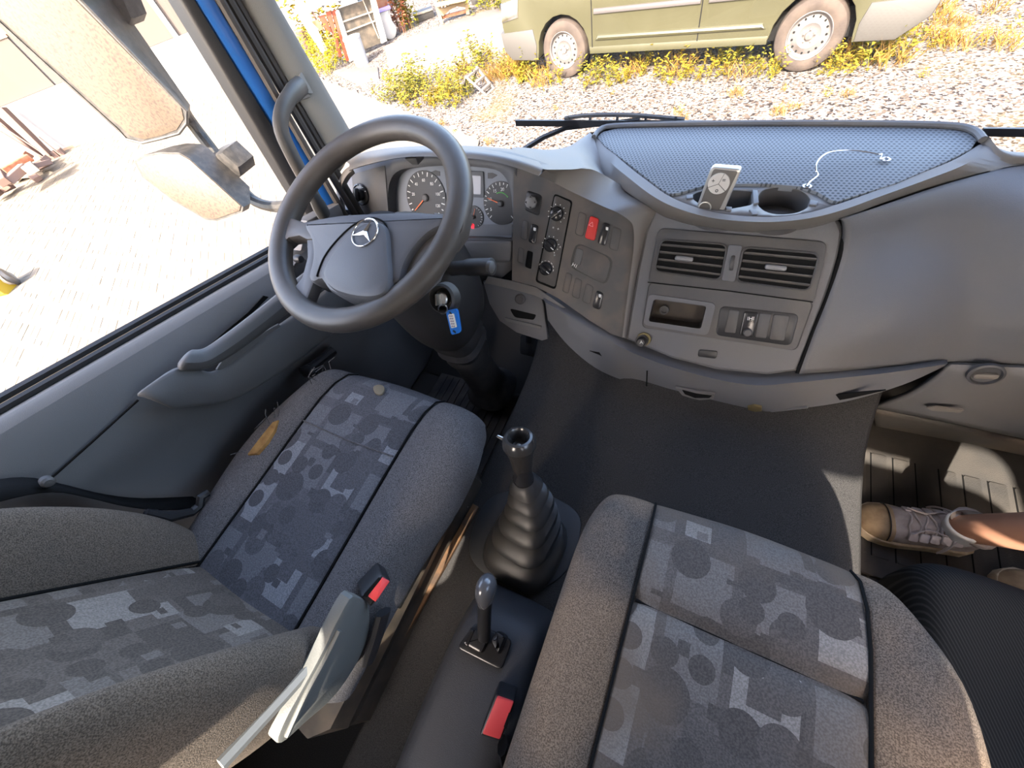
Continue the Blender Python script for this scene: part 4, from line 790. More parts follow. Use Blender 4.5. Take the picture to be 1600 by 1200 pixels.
# outer passenger seat
osx = thing('outer_seat', 'black ribbed cloth passenger seat beside the right-hand door', 'seat', (.72, 0, 0))
RIB = mat('ribbed_black_cloth', (0.034, 0.036, 0.037), .95, spec=.1)
g = NG(RIB); x, y = g.coords('XY'); wv = g.math('SINE', g.math('MULTIPLY', g.math('ADD', x, g.math('MULTIPLY', y, .35)), 1300.0))
g.L.new(g.ramp(wv, [(0.0, (0.02, 0.021, 0.022)), (1.0, (0.042, 0.043, 0.044))], False), g.b.inputs['Base Color'])
def orow(x, z, yf): return [(x, -.42, z), (x, -.2, z + .004), (x, yf - .12, z + .006), (x, yf - .05, z), (x, yf - .014, z - .02), (x, yf, z - .06), (x, yf - .01, z - .13)]
obj('cushion', loft([orow(*a) for a in ((.545, .14, .36), (.538, .22, .385), (.546, .252, .40), (.575, .265, .412), (.64, .268, .412), (.72, .266, .408), (.84, .268, .40), (.92, .25, .39), (.935, .20, .37))]), RIB, osx, sub=2, smooth=80)
obj('seat_base', abox(.58, .90, -.4, .25, 0.0, .18), BLK, osx, bev=.02)
fo = Frame((.735, -.40, .26), (1, 0, 0), (0, -.10, .99)); obj('backrest', prism(rrect(fo, .41, .68, .10, 0, .34, .05), .11, fo.n, .03), RIB, osx)
fh = Frame((.685, -.47, 1.17), (1, 0, 0), (0, -.05, 1)); obj('headrest', prism(rrect(fh, .27, .34, .08), .09, fh.n, .03), RIB, osx)
obj('headrest_post', join(*[tube([(x, -.51, .90), (x, -.52, 1.05)], .007, 8) for x in (.63, .74)]), STEEL, osx)
# ------------------------------------------------------------------ gear lever
gl_ = thing('gear_lever', 'tall black gear lever with an empty knob cup on a pleated rubber boot', 'gear lever', (-.23, .09, .30))
gb = PX([(733, 852), (742, 815), (760, 782), (790, 768), (840, 768), (882, 785), (905, 806), (906, 836), (893, 880), (868, 908), (838, 920), (800, 912), (760, 898), (738, 876)], 'Z', .306)
obj('boot_flange', prism(spline(gb, 48, True), .01, (0, 0, 1), .004), mat('flange_black', (.026, .028, .032), .55, bump=.2, bscale=500), gl_)
def qsec(px_, py_, z, a, b, n=28, p=3.2, rot=-.12):
    c0 = U(px_, py_, 'Z', z); out = []
    for k in range(n):
        t = 2 * math.pi * k / n; c, s = math.cos(t), math.sin(t); q = (abs(c) ** p + abs(s) ** p) ** (-1 / p)
        X_, Y_ = c * q * a, s * q * b; out.append(c0 + V((X_ * math.cos(rot) - Y_ * math.sin(rot), X_ * math.sin(rot) + Y_ * math.cos(rot), 0)))
    return out
bw = [(820, 852, .305, .089, .092), (820, 848, .322, .087, .089), (820, 840, .340, .077, .079), (820, 836, .346, .054, .056), (822, 829, .356, .070, .072), (823, 822, .366, .068, .070), (823, 817, .373, .046, .048), (825, 809, .383, .060, .061), (826, 803, .393, .057, .058),
      (826, 798, .400, .037, .038), (827, 791, .409, .050, .050), (827, 786, .418, .047, .047), (826, 781, .425, .030, .031), (825, 775, .434, .041, .041), (824, 770, .442, .038, .038), (823, 766, .448, .024, .024), (822, 760, .457, .033, .033), (820, 755, .465, .029, .029), (818, 747, .479, .020, .020)]
obj('boot', loft([qsec(*b, n=40) for b in bw], True, True), mat('boot_rubber', (.026, .027, .029), .42, col2=(.04, .038, .036), vscale=20), gl_, smooth=48)
KA = U(818, 748, 'Z', .475); KB = U(810, 682, 'Z', .60); kd = (KB - KA); kl = kd.length; kd.normalize()
fk = Frame(KA, V((1, 0, 0)) - kd * kd.x, kd.cross(V((1, 0, 0)))); 
obj('lever_sleeve', lathe(fk, [(.021, -.02), (.022, -.004), (.0235, 0), (.0225, .006), (.020, .010), (.019, .045), (.020, .05)], 22), BLKS, gl_)
kno = obj('knob', lathe(fk, [(.021, .044), (.0225, .06), (.026, .085), (.0315, .108), (.0335, kl - .022), (.032, kl - .008), (.027, kl - .001), (.022, kl), (.0195, kl - .004), (.0165, kl - .016), (.014, kl - .026), (.001, kl - .026)], 28), mat('knob_worn_black', (.03, .028, .026), .2, spec=.6), gl_)
obj('selector_pin', lathe(Frame(fk.at(0, -.003, kl - .027), fk.u, fk.v), [(.0045, 0), (.0045, .006), (.002, .007), (.001, .005)], 12), STEEL, kno)
obj('side_blade', prism([fk.at(-.024, .002, kl - .02), fk.at(-.046, .0, kl - .014), fk.at(-.05, 0, kl - .019), fk.at(-.026, 0, kl - .03)], .002, fk.v), STEEL, kno)
# ------------------------------------------------------------------ console with the parking-brake lever
con = thing('console', 'black plastic console box between the seats', 'console', (-.18, -.2, .30))
CONM = mat('console_black', (.045, .047, .054), .5, bump=.3, bscale=900)
crow = lambda y, z, xl, xr: [(xl - .035, y, .29), (xl - .028, y, z * .5 + .15), (xl - .006, y, z - .012), (xl + .008, y, z), ((xl + xr) / 2, y, z + .003), (xr - .008, y, z), (xr + .006, y, z - .012), (xr + .02, y, z * .5 + .15), (xr + .024, y, .29)]
obj('body', loft([crow(*a) for a in ((-.48, .425, -.262, -.108), (-.25, .425, -.262, -.108), (-.13, .422, -.26, -.108), (-.06, .415, -.255, -.115), (-.035, .40, -.25, -.118), (-.012, .36, -.248, -.12), (.005, .30, -.245, -.122))], False, True), CONM, con, sub=1, smooth=60)
pb = thing('parking_brake', 'small black parking brake lever with a shiny oval knob on the console', 'brake lever', U(757, 1012, 'Z', .425))
BQ = [(713, 1012), (742, 972), (800, 1000), (783, 1048)]
BPn = Plane((0, 0, .428), (0, 0, 1))
obj('bezel', prism(quad4(BPn, BQ, .2, 4, .004), .008, (0, 0, 1), .003), BLKS, pb)
obj('gaiter_block', prism(quad4(BPn, [(724, 1006), (740, 982), (765, 992), (752, 1022)], .2, 3, .02), .024, (0, 0, 1), .005), BLKS, pb)
obj('quadrant', prism(quad4(BPn, [(764, 1000), (776, 984), (790, 994), (778, 1026), (766, 1022)][:4], .3, 4, .026), .028, (0, 0, 1), .009), BLKS, pb)
obj('quadrant', prism(quad4(BPn, [(722, 1004), (734, 980), (742, 984), (730, 1012)], .3, 4, .024), .026, (0, 0, 1), .006), BLKS, pb)
LA, LB = U(756, 996, 'Z', .44), U(758, 918, 'Z', .535)
obj('lever', tube([LA, LA * .5 + LB * .5, LB * .85 + LA * .15], [.012, .0125, .014], 14), BLK, pb)
d = (LB - LA).normalized(); fk2 = Frame(LB - d * .022, V((1, 0, 0)) - d * d.x, d.cross(V((1, 0, 0))))
obj('knob', loft([[fk2.at(r * .0165 * math.cos(t), r * .0225 * math.sin(t) + .003, h * 1.15) for t in [2 * math.pi * k / 18 for k in range(18)]] for r, h in ((.75, -.012), (.95, 0), (1.05, .012), (1, .022), (.75, .031), (.4, .035), (.05, .036))], True, True), mat('knob_polished', (.075, .075, .08), .22, spec=.6, coat=.3), pb, smooth=70)
# ------------------------------------------------------------------ belt buckles and the driver's belt
def buckle(nm, label, stem, head, q, pl, par_m, slot):
    b = thing(nm, label, 'belt buckle', stem[0], 'seat belt buckles')
    obj('body', prism(quad4(pl, q, .15, 3), .05, pl.n, .004), BLK, b)
    obj('release_button', prism(quad4(pl, slot, .1, 3, .003), .006, pl.n, .0015), REDB, b)
    obj('stem', tube(stem, [.016] * (len(stem) - 1) + [.014], 8, flat=.5), BLK, b); return b
P1_ = plane3(U(568, 940, 'X', -.36), U(598, 902, 'X', -.35), U(608, 935, 'X', -.335))
b1 = buckle('seat_belt_buckle', 'black belt buckle with red button beside the driver seat', [U(590, 955, 'X', -.348) - V((0, 0, .02)), U(590, 990, 'X', -.35), U(575, 1035, 'X', -.355)], None, [(563, 934), (597, 898), (612, 908), (580, 950)], P1_, None, [(575, 932), (598, 903), (609, 909), (587, 941)])
obj('tongue_slot', prism(quad4(P1_, [(568, 930), (592, 903), (597, 904), (573, 934)], .2, 2, .001), .003, P1_.n), SHADE, b1)
P2_ = plane3(U(752, 1150, 'Z', .47), U(778, 1088, 'Z', .48), U(802, 1098, 'Z', .475))
b2 = buckle('seat_belt_buckle', 'black belt buckle with red button standing on the console', [U(785, 1165, 'Z', .43), U(790, 1190, 'Z', .40), U(795, 1215, 'Z', .36)], None, [(749, 1150), (775, 1083), (806, 1094), (782, 1160)], P2_, None, [(753, 1147), (777, 1088), (803, 1097), (781, 1156)])
obj('tongue_slot', prism(quad4(P2_, [(787, 1136), (795, 1114), (799, 1116), (791, 1140)], .2, 2, .0045), .003, P2_.n), SHADE, b2)
sb = thing('seat_belt', 'black seat belt strap running along the door to the driver seat', 'seat belt', U(180, 790, 'X', -.9))
path = [U(x, y, 'X', -.895) for x, y in ((-120, 800), (0, 768), (65, 760), (120, 770), (180, 784), (240, 790), (318, 786))]
rows = [[p + V((-.028, 0, .012)) for p in spline(path, 20)], [p + V((.016, 0, -.014)) for p in spline(path, 20)]]
obj('strap', loft(rows), mat('webbing', (.007, .007, .0075), .9, bump=.3, bscale=900, spec=.1), sb, solid=.002)
obj('stopper_button', lathe(Frame(U(73, 752, 'X', -.885), (0, 1, 0), (0, 0, 1)), [(.008, -.006), (.009, .006), (.006, .010), (.001, .011)], 14), GREYD, sb)
# ------------------------------------------------------------------ floor mats and pedals
fmt = thing('floor_mat', 'black ribbed rubber mat in the driver footwell', 'floor mat', (-.62, .5, 0))
obj('mat_base', abox(-.90, -.445, .20, .66, 0.001, .012), RUBMAT, fmt, bev=.004)
for k in range(14):
    x = -.475 - .03 * k; obj('rib', bar((x, .23, .014), (x, .62, .014), .008, .006), RUBMAT, fmt)
fm2 = thing('floor_mat', 'grey rubber mat with raised bars in the passenger footwell', 'floor mat', (.72, .7, 0))
MATG = mat('mat_dusty', (.05, .046, .043), .85, bump=.5, bscale=500, col2=(.075, .065, .056), vscale=10)
obj('mat_base', prism([(.44, .40, .012), (.93, .40, .012), (.93, .87, .012), (.44, .87, .012)], .012, (0, 0, 1), .003), MATG, fm2)
obj('mat_lip', tube([(.445, .40, .014), (.445, .865, .014), (.925, .865, .014), (.925, .40, .014)], .007, 6), MATG, fm2)
for k in range(9):
    x = .475 + .05 * k; f = Frame((x, .60, .0145), (1, 0, 0), (0, 1, 0)); obj('raised_bar', prism(rrect(f, .037, .30, .006), .003, (0, 0, 1), .0012), MATG, fm2)
    obj('bar_groove', join(*[bar((x + s * .0195, .45, .0122), (x + s * .0195, .75, .0122), .0022, .002) for s in (-1,)]), SHADE, fm2)
ap = thing('accelerator_pedal', 'ribbed accelerator pedal with a worn tan pad by the tunnel', 'pedal', U(858, 590, 'Z', .08))
pq = plane3(U(850, 592, 'Y', .72), U(870, 597, 'Y', .72), U(862, 564, 'Y', .76))
obj('pad', prism(quad4(pq, [(853, 562), (876, 566), (867, 596), (845, 591)], .08, 2, .004), .012, pq.n, .002), mat('pedal_tan', (.20, .165, .12), .7, col2=(.12, .1, .08), vscale=40), ap)
for k in range(8):
    t = (k + .5) / 8; obj('rib', bar(pq.at(853 + 23 * t, 563.5 + 4 * t, .006), pq.at(845.5 + 21 * t, 590 + 4.5 * t, .006), .0025, .004, pq.n), mat('pedal_rib', (.24, .2, .15), .7) if k == 0 else bpy.data.materials['pedal_rib'], ap)
obj('pivot_arm', bar(pq.at(858, 590, -.004), U(856, 598, 'Z', .03), .02, .012), BLK, ap)
bpd = thing('brake_pedal', 'dark brake pedal behind the steering column boot', 'pedal', (-.50, .74, .2))
f = Frame((-.505, .735, .19), (1, 0, 0), (0, .5, .87)); obj('pad', prism(rrect(f, .07, .08, .012, 0, 0, 0), .014, f.n, .003), RUB, bpd); obj('pedal_arm', bar((-.505, .745, .2), (-.505, .88, .46), .018, .018), BLK, bpd)
cpd = thing('clutch_pedal', 'dark clutch pedal left of the steering column boot', 'pedal', (-.74, .74, .2))
f = Frame((-.745, .735, .19), (1, 0, 0), (0, .5, .87)); obj('pad', prism(rrect(f, .07, .08, .012, 0, 0, 0), .014, f.n, .003), RUB, cpd); obj('pedal_arm', bar((-.745, .745, .2), (-.745, .88, .46), .018, .018), BLK, cpd)
# ------------------------------------------------------------------ things lying on the dash
rc = thing('remote_control', 'silver-edged remote control leaning in the left cup holder', 'remote control', U(1120, 320, 'Z', .70))
RP = plane3(U(1085, 325, 'Z', .742), U(1132, 330, 'Z', .742), U(1132, 262, 'Z', .815))
SIL = mat('silver_plastic', (.42, .41, .39), .3, metal=.5)
rb = obj('case', prism(quad4(RP, [(1111, 260), (1159, 264), (1128, 336), (1086, 330)], .14, 4, 0), .018, RP.n, .003), SIL, rc)
obj('face', prism(quad4(RP, [(1115, 264), (1153, 268), (1122, 332), (1091, 326)], .10, 4, .0015), .003, RP.n, .0006), mat('remote_face', (.1, .092, .085), .4), rc)
fr_ = frame_on(RP, 1123, 287, .002); rr = (RP.at(1142, 287, .002) - fr_.o).length * .92
bp_ = obj('button_pad', lathe(fr_, [(rr, 0), (rr * .96, .0015), (.001, .002)], 32), mat('button_pale', (.5, .48, .45), .5), rc)
obj('button_gap', join(*[bar(fr_.at(0, 0, .0022), fr_.at(math.cos(a) * rr, math.sin(a) * rr, .0018), .0007, .0008, fr_.n) for a in (1.2, 3.5, -.75)]), BLK, bp_)
for s, a, b in (('+', -.010, .005), ('=', .008, .006), ('o', -.001, -.011)): text('symbol', s, Frame(fr_.at(a, b, .0022), fr_.u, fr_.v), .011, BLK, bp_)
obj('hang_loop', tube(ring(frame_on(RP, 1101, 325, .003), .011, 20), .0012, 6, True), SIL, rc)
wi = thing('bent_wire', 'bent silver wire with small eyelets lying on the perforated tray', 'wire', U(1270, 290, 'Z', .752))
wp = [U(1261, 291, 'Z', .755), U(1266, 284, 'Z', .756), U(1278, 274, 'Z', .758), U(1275, 266, 'Z', .765), U(1276, 255, 'Z', .772), U(1285, 244, 'Z', .775), U(1300, 237, 'Z', .775), U(1325, 235, 'Z', .77), U(1350, 237, 'Z', .765), U(1372, 241, 'Z', .76), U(1378, 241, 'Z', .758), U(1376, 248, 'Z', .756), U(1382, 249, 'Z', .755)]
obj('wire', tube(spline(wp, 60), .0013, 6), CHROME, wi)
for p in (U(1261, 291, 'Z', .7535), U(1384, 249, 'Z', .7535)): obj('eyelet', tube(ring(Frame(p, (1, 0, 0), (0, 1, 0)), .006, 14), .0018, 6, True), CHROME, wi)
# ------------------------------------------------------------------ wipers
def wiper(label, a, b, arm, Y):
    t = thing('windscreen_wiper', label, 'wiper', arm[0], 'windscreen wipers')
    A_, B_ = U(*a, 'Y', Y), U(*b, 'Y', Y + .02); d = B_ - A_
    obj('blade', bar(A_, B_, .006, .016), BLK, t); 
    obj('bridge', tube(spline([A_ + d * .28 + V((0, .01, .008)), A_ + d * .4 + V((0, .01, .016)), A_ + d * .62 + V((0, .01, .017)), A_ + d * .88 + V((0, .01, .006))], 12), .006, 6), GREYD, t)
    obj('claw', join(*[bar(A_ + d * s + V((0, .008, .014)), A_ + d * s + V((0, .002, 0)), .006, .008) for s in (.3, .42, .56, .7, .84)]), BLK, t)
    obj('arm', tube(arm, [.009, .008, .007, .006][:len(arm)], 6), BLK, t)
wiper('black wiper blade outside the windscreen behind the instrument hood', (806, 192), (1110, 194), [U(800, 245, 'Y', 1.16), U(850, 214, 'Y', 1.17), U(884, 200, 'Y', 1.18), U(1000, 187, 'Y', 1.19)], 1.17)
wiper('black wiper outside the windscreen at the passenger end of the tray', (1532, 206), (1900, 210), [U(1800, 236, 'Y', 1.2), U(1760, 214, 'Y', 1.2), U(1700, 206, 'Y', 1.21), U(1620, 201, 'Y', 1.21)], 1.2)
# ------------------------------------------------------------------ outside mirrors on their arm
mi = thing('side_mirror', 'dusty outside mirrors, one tall and one small, on a black arm', 'mirror', U(340, 245, 'Y', .62))
MH = mat('mirror_shell', (.02, .019, .018), .5, bump=.15, bscale=300, col2=(.04, .036, .033), vscale=60)
DUST = mat('dusty_mirror_face', (.058, .042, .027), .6, metal=0, col2=(.028, .0165, .012), vscale=170, sharp=(.46, .68), spec=.5)
MPl = Plane(U(200, 150, 'Y', .62), (0.26, -1, .05))
gq = [(-95, -65), (98, -65), (118, 0), (283, 168), (287, 186), (276, 203), (252, 212), (225, 218), (202, 212), (188, 198), (0, 30)]
hq = [(-100, -70), (104, -70), (126, 0), (292, 174), (292, 192), (280, 208), (252, 216), (222, 223), (198, 217), (184, 202), (-6, 30)]
bq = [(x + 14, y - 34) for x, y in hq]
hb = [(-96, -72), (152, -76), (181, -3), (297, 164), (297, 180), (284, 197), (256, 206), (226, 213), (204, 208), (190, 196), (-2, 24)]
hm = [((x + u) / 2 + (5 if u > x + 10 else 0), (y + v) / 2) for (x, y), (u, v) in zip(hq, hb)]
mh = obj('mirror_housing', loft([[MPl.at(x, y) for x, y in hq], [MPl.at(x, y, -.05) for x, y in hm], [MPl.at(x, y, -.10) for x, y in hb]], True, True), MH, mi, smooth=40)
obj('mirror_glass', prism(MPl.poly(gq, .002), .003, MPl.n, .001), DUST, mh)
obj('housing_lip', tube(MPl.poly(hq, .001), .004, 6, True), MH, mh)
obj('mirror_motor_box', prism(MPl.poly([(150, -20), (190, -6), (206, 30), (202, 42), (176, 20)], -.08), .05, MPl.n, .008), MH, mi)
M2 = Plane(U(300, 290, 'Y', .55), (.30, -1, .25))
g2 = [(213, 254), (226, 245), (252, 240), (280, 241), (296, 250), (376, 322), (374, 330), (336, 343), (320, 341), (270, 312), (226, 278)]
c2 = V(sum(M2.poly(g2), V())) / len(g2)
h2_ = [c2 + (M2.at(*p) - c2) * 1.05 for p in g2]
m2 = obj('wide_angle_housing', loft([h2_, [p - M2.n * .03 for p in h2_], [c2 + (p - c2) * .8 - M2.n * .08 + V((.02, 0, .02)) for p in h2_]], True, True), MH, mi, smooth=40)
obj('mirror_glass', prism(M2.poly(g2, .003), .003, M2.n, .0015), DUST, m2)
ar = [U(284, 168, 'Y', .70), U(298, 190, 'Y', .72), U(340, 245, 'Y', .70), U(372, 288, 'Y', .68), U(395, 312, 'Y', .67), U(420, 322, 'Y', .66), U(445, 322, 'Y', .66), U(480, 318, 'Y', .68)]
obj('arm', tube(spline(ar, 26), .016, 10), MH, mi)
obj('clamp', prism(PX([(324, 246), (345, 238), (372, 262), (376, 276), (360, 288), (330, 270)], 'Y', .64), .06, None, .01), MH, mi)
# ------------------------------------------------------------------ the person standing in the right-hand footwell
SKIN = mat('skin', (.255, .125, .078), .5, col2=(.29, .15, .095), vscale=12, bump=.1, bscale=200)
pe = thing('person', 'person in dirty white sneakers and white socks stepping into the passenger footwell', 'person', (.68, .5, 0))
def skin_body(name, joints, edges, m, parent):
    off = wloc(parent); me = bpy.data.meshes.new(name)
    me.from_pydata([V(j[:3]) - off for j in joints], edges, []); o = bpy.data.objects.new(name, me); COL.objects.link(o); o.parent = parent
    md = o.modifiers.new('skin', 'SKIN'); md.use_smooth_shade = True
    for k, j in enumerate(joints):
        sv = me.skin_vertices[0].data[k]; r = j[3]; sv.radius = (r, r) if not isinstance(r, tuple) else r
        sv.use_root = k == 0
    s = o.modifiers.new('sub', 'SUBSURF'); s.levels = s.render_levels = 2; me.materials.append(m); return o
J = [(.86, .47, .92, .14), (.80, .56, .84, .085), (.79, .53, .66, .068), (.795, .495, .48, .052), (.765, .505, .36, .054), (.715, .522, .235, .042), (.675, .54, .13, .033), (.670, .54, .07, .03),
     (.92, .38, .84, .085), (.93, .40, .66, .068), (.90, .42, .50, .052), (.935, .43, .36, .053), (.945, .45, .22, .040), (.948, .456, .12, .032), (.945, .456, .07, .03),
     (.84, .44, 1.05, .145), (.80, .42, 1.18, .155), (.74, .41, 1.30, .13), (.67, .40, 1.38, .05), (.61, .40, 1.44, .085), (.55, .40, 1.49, .088), (.49, .40, 1.50, .06),
     (.75, .62, 1.30, .058), (.80, .70, 1.06, .045), (.71, .69, .85, .030), (.68, .685, .79, .033),
     (.76, .22, 1.30, .058), (.85, .14, 1.06, .045), (.77, .16, .85, .030), (.74, .165, .79, .033)]
Ed = [(0, 1), (1, 2), (2, 3), (3, 4), (4, 5), (5, 6), (6, 7), (0, 8), (8, 9), (9, 10), (10, 11), (11, 12), (12, 13), (13, 14), (0, 15), (15, 16), (16, 17), (17, 18), (18, 19), (19, 20), (20, 21), (17, 22), (22, 23), (23, 24), (24, 25), (17, 26), (26, 27), (27, 28), (28, 29)]
for h_ in (25, 29):            # four fingers and a thumb on each hanging hand
    x_, y_, z_, _ = J[h_]
    for off, L_ in ((-.03, .062), (-.010, .075), (.011, .07), (.031, .052)):
        k = len(J); J += [(x_ - .006, y_ + off, z_ - .045, .0095), (x_ - .012, y_ + off, z_ - .045 - L_ * .5, .0088), (x_ - .03, y_ + off, z_ - .045 - L_, .008)]; Ed += [(h_, k), (k, k + 1), (k + 1, k + 2)]
    k = len(J); J += [(x_ - .035, y_, z_ - .005, .011), (x_ - .055, y_, z_ - .04, .0095)]; Ed += [(h_, k), (k, k + 1)]
body = skin_body('body', J, Ed, SKIN, pe)
NAVY = mat('clothing_dark', (.05, .055, .07), .9, bump=.3, bscale=300)
skin_body('shorts', [(.86, .47, .96, .175), (.80, .57, .82, .14), (.80, .55, .68, .12), (.92, .37, .82, .145), (.93, .37, .66, .135)], [(0, 1), (1, 2), (0, 3), (3, 4)], NAVY, pe)
skin_body('shirt', [(.86, .46, .98, .165), (.84, .44, 1.08, .17), (.80, .42, 1.2, .175), (.745, .41, 1.31, .14), (.75, .59, 1.30, .085), (.79, .67, 1.13, .07), (.76, .24, 1.30, .085), (.83, .17, 1.13, .07)], [(0, 1), (1, 2), (2, 3), (3, 4), (4, 5), (3, 6), (6, 7)], mat('clothing_grey', (.25, .25, .26), .95), pe)
HD = V((.585, .40, 1.455))
obj('hair', loft([[HD + V((.03 + .095 * r * math.cos(t), .09 * r * math.sin(t), h)) for t in [k * math.pi / 10 for k in range(20)]] for r, h in ((.8, -.02), (1.02, .03), (.98, .07), (.7, .105), (.2, .12))], True, True), mat('hair_brown', (.06, .035, .02), .7), pe, sub=1)
for sg in (-1, 1):
    obj('eye', lathe(Frame(HD + V((-.082, .032 * sg, .0)), (0, 1, 0), (0, 0, 1)), [(.001, -.008), (.011, -.004), (.012, .002), (.001, .006)], 12), WHT, pe)
    obj('ear', lathe(Frame(HD + V((.03, .086 * sg, -.005)), (1, 0, 0), (0, 0, 1)), [(.001, -.01), (.024, -.006), (.026, .006), (.001, .01)], 14), SKIN, pe)
obj('nose', loft([[HD + V((-.082 - d, w_, h)) for w_ in (-.016, -.006, .006, .016)] for h, d in ((.005, .0), (-.02, .016), (-.035, .024), (-.045, .004))]), SKIN, pe, sub=1)
obj('mouth', tube([HD + V((-.078, -.024, -.062)), HD + V((-.086, 0, -.06)), HD + V((-.078, .024, -.062))], .005, 8), mat('lips', (.4, .15, .12), .5), pe)
SHM = mat('sneaker_cloth', (.42, .36, .34), .85, bump=.4, bscale=250, col2=(.26, .21, .18), vscale=26)
TOE = mat('sneaker_toe', (.38, .27, .16), .7, bump=.2, bscale=200, col2=(.25, .17, .10), vscale=30)
LACE = mat('sneaker_lace', (.52, .46, .45), .9, bump=.3, bscale=500)
SOLE = mat('sneaker_sole', (.40, .30, .19), .7, col2=(.6, .5, .36), vscale=40)
SOCK = mat('sock_white', (.62, .60, .58), .95, bump=.4, bscale=500)
def sneaker(toe, heel, parent):
    toe, heel = V(toe), V(heel); d = (heel - toe); L_ = d.length; d.normalize(); s = V((-d.y, d.x, 0)); z = V((0, 0, 1))
    f = Frame(toe, d, s)       # u: toe -> heel, v: sideways, n: up
    prof = [(.0, .012, .020, .0), (.012, .030, .042, .0), (.035, .043, .054, .0), (.07, .048, .062, 0), (.10, .047, .074, 0), (.14, .042, .090, 0), (.18, .038, .105, 0), (.215, .036, .115, 0), (.245, .034, .118, 0), (.262, .026, .112, 0), (.27, .012, .09, 0)]
    def sect(u, w_, h, a0=0, a1=math.pi, n=14): return [f.at(u, -math.cos(a0 + (a1 - a0) * k / n) * w_, .022 + math.sin(a0 + (a1 - a0) * k / n) ** .8 * (h - .02)) for k in range(n + 1)]
    sn = obj('sneaker', loft([sect(u * L_ / .27, w_, h) for u, w_, h, _ in prof]), SHM, parent, sub=1, smooth=60)
    so = [f.at(u * L_ / .27, w_ * 1.06 + .003, 0) for u, w_, h, _ in prof] + [f.at(u * L_ / .27, -w_ * 1.06 - .003, 0) for u, w_, h, _ in reversed(prof)]
    obj('sole', prism([p + z * .030 for p in so], .028, z, .004), SOLE, sn)
    obj('toe_cap', loft([sect(u * L_ / .27, w_ + .003, h + .003) for u, w_, h, _ in prof[:4]] + [sect(.075 * L_ / .27, .049, .064)]), TOE, sn, sub=1, smooth=60)
    obj('toe_stitch', tube(sect(.062 * L_ / .27, .0505, .066, .25, math.pi - .25), .0014, 5), BLK, sn)
    for k in range(7):
        u = .090 + .0125 * k; h = .073 + .0055 * k; w_ = .024; sg = 1 if k % 2 else -1
        obj('lace', tube([f.at(u, -w_ - .012, h - .013), f.at(u + .004 * sg, -w_ * .5, h + .002), f.at(u, 0, h + .006), f.at(u - .004 * sg, w_ * .5, h + .002), f.at(u, w_ + .012, h - .013)], .0036, 6, flat=.6), LACE, sn)
    for k in range(5):
        u = .095 + .017 * k
        for q in (-1, 1): obj('eyelet_tab', prism(rrect(Frame(f.at(u, q * .037, .066 + .007 * k), f.u, V((f.v * q * -.7 + z * .7))), .018, .022, .004, 0, 0, .002), .004, None, .0012), LACE, sn)
    for sg in (-1, 1):
        obj('lace_loop', tube(spline([f.at(.168, .008 * sg, .112), f.at(.160, .03 * sg, .106), f.at(.152, .052 * sg, .07), f.at(.146, .056 * sg, .045), f.at(.156, .046 * sg, .06), f.at(.166, .010 * sg, .111)], 18), .0025, 6, flat=.6), LACE, sn)
        obj('lace_end', tube(spline([f.at(.168, .008 * sg, .112), f.at(.145, .028 * sg, .098), f.at(.115, .020 * sg, .090), f.at(.09, .034 * sg, .074)], 12), .003, 6, flat=.6), LACE, sn)
    obj('collar', tube([f.at(.188 + .040 * math.cos(a), .040 * math.sin(a), .112 - .010 * math.cos(a)) for a in [k * math.pi / 9 for k in range(18)]], .0075, 8, True), SHM, sn)
    obj('tongue', prism([f.at(.135, -.022, .098), f.at(.156, -.02, .128), f.at(.156, .02, .128), f.at(.135, .022, .098)], .006, None, .002), SHM, sn)
    return sn, f
s1, f1 = sneaker((.510, .528, .014), (.745, .556, .014), pe)
s2, f2_ = sneaker((.775, .475, .014), (1.01, .455, .014), pe)
for f, (x, y) in ((f1, (.672, .54)), (f2_, (.948, .456))):
    obj('sock', loft([[V((x + r * math.cos(t) + dx, y + r * .95 * math.sin(t), z + .012 * math.cos(t))) for t in [k * math.pi / 10 for k in range(20)]] for r, z, dx in ((.030, .08, .016), (.036, .115, .010), (.036, .135, .006), (.039, .145, .004), (.0405, .156, .003), (.037, .160, .003))], True), SOCK, pe, sub=1, smooth=60)
# ------------------------------------------------------------------ outdoors: ground
GZ = -1.0
GRAV = mat('gravel', (.13, .12, .11), .95, spec=.1); g = NG(GRAV); g.coords('XY')
vo = g.n.new('ShaderNodeTexVoronoi'); vo.inputs['Scale'].default_value = 42; g.L.new(g.tc.outputs['Object'], vo.inputs['Vector'])
sp_ = g.n.new('ShaderNodeSeparateColor'); g.L.new(vo.outputs['Color'], sp_.inputs[0])
c_ = g.ramp(sp_.outputs[0], [(0, (.016, .013, .012)), (.14, (.062, .048, .038)), (.35, (.118, .104, .093)), (.7, (.155, .142, .13)), (.9, (.085, .064, .05))])
c_ = g.mix(g.ramp(g.noise(.55, 4), [(.56, (0,) * 3), (.72, (.8,) * 3)], False), c_, (.085, .058, .02))
g.L.new(c_, g.b.inputs['Base Color']); bpn = g.n.new('ShaderNodeBump'); bpn.inputs['Strength'].default_value = .6; bpn.inputs['Distance'].default_value = .02
g.L.new(vo.outputs['Distance'], bpn.inputs['Height']); g.L.new(bpn.outputs[0], g.b.inputs['Normal'])
tag(obj('ground', ([(-60, -50, GZ), (60, -50, GZ), (60, 70, GZ), (-60, 70, GZ)], [(0, 1, 2, 3)]), GRAV), kind='structure')
GD = V((2.85, 3.4, 0)).normalized(); GN = V((3.4, -2.85, 0)).normalized(); GP = V((-14.25, 3.9, GZ))
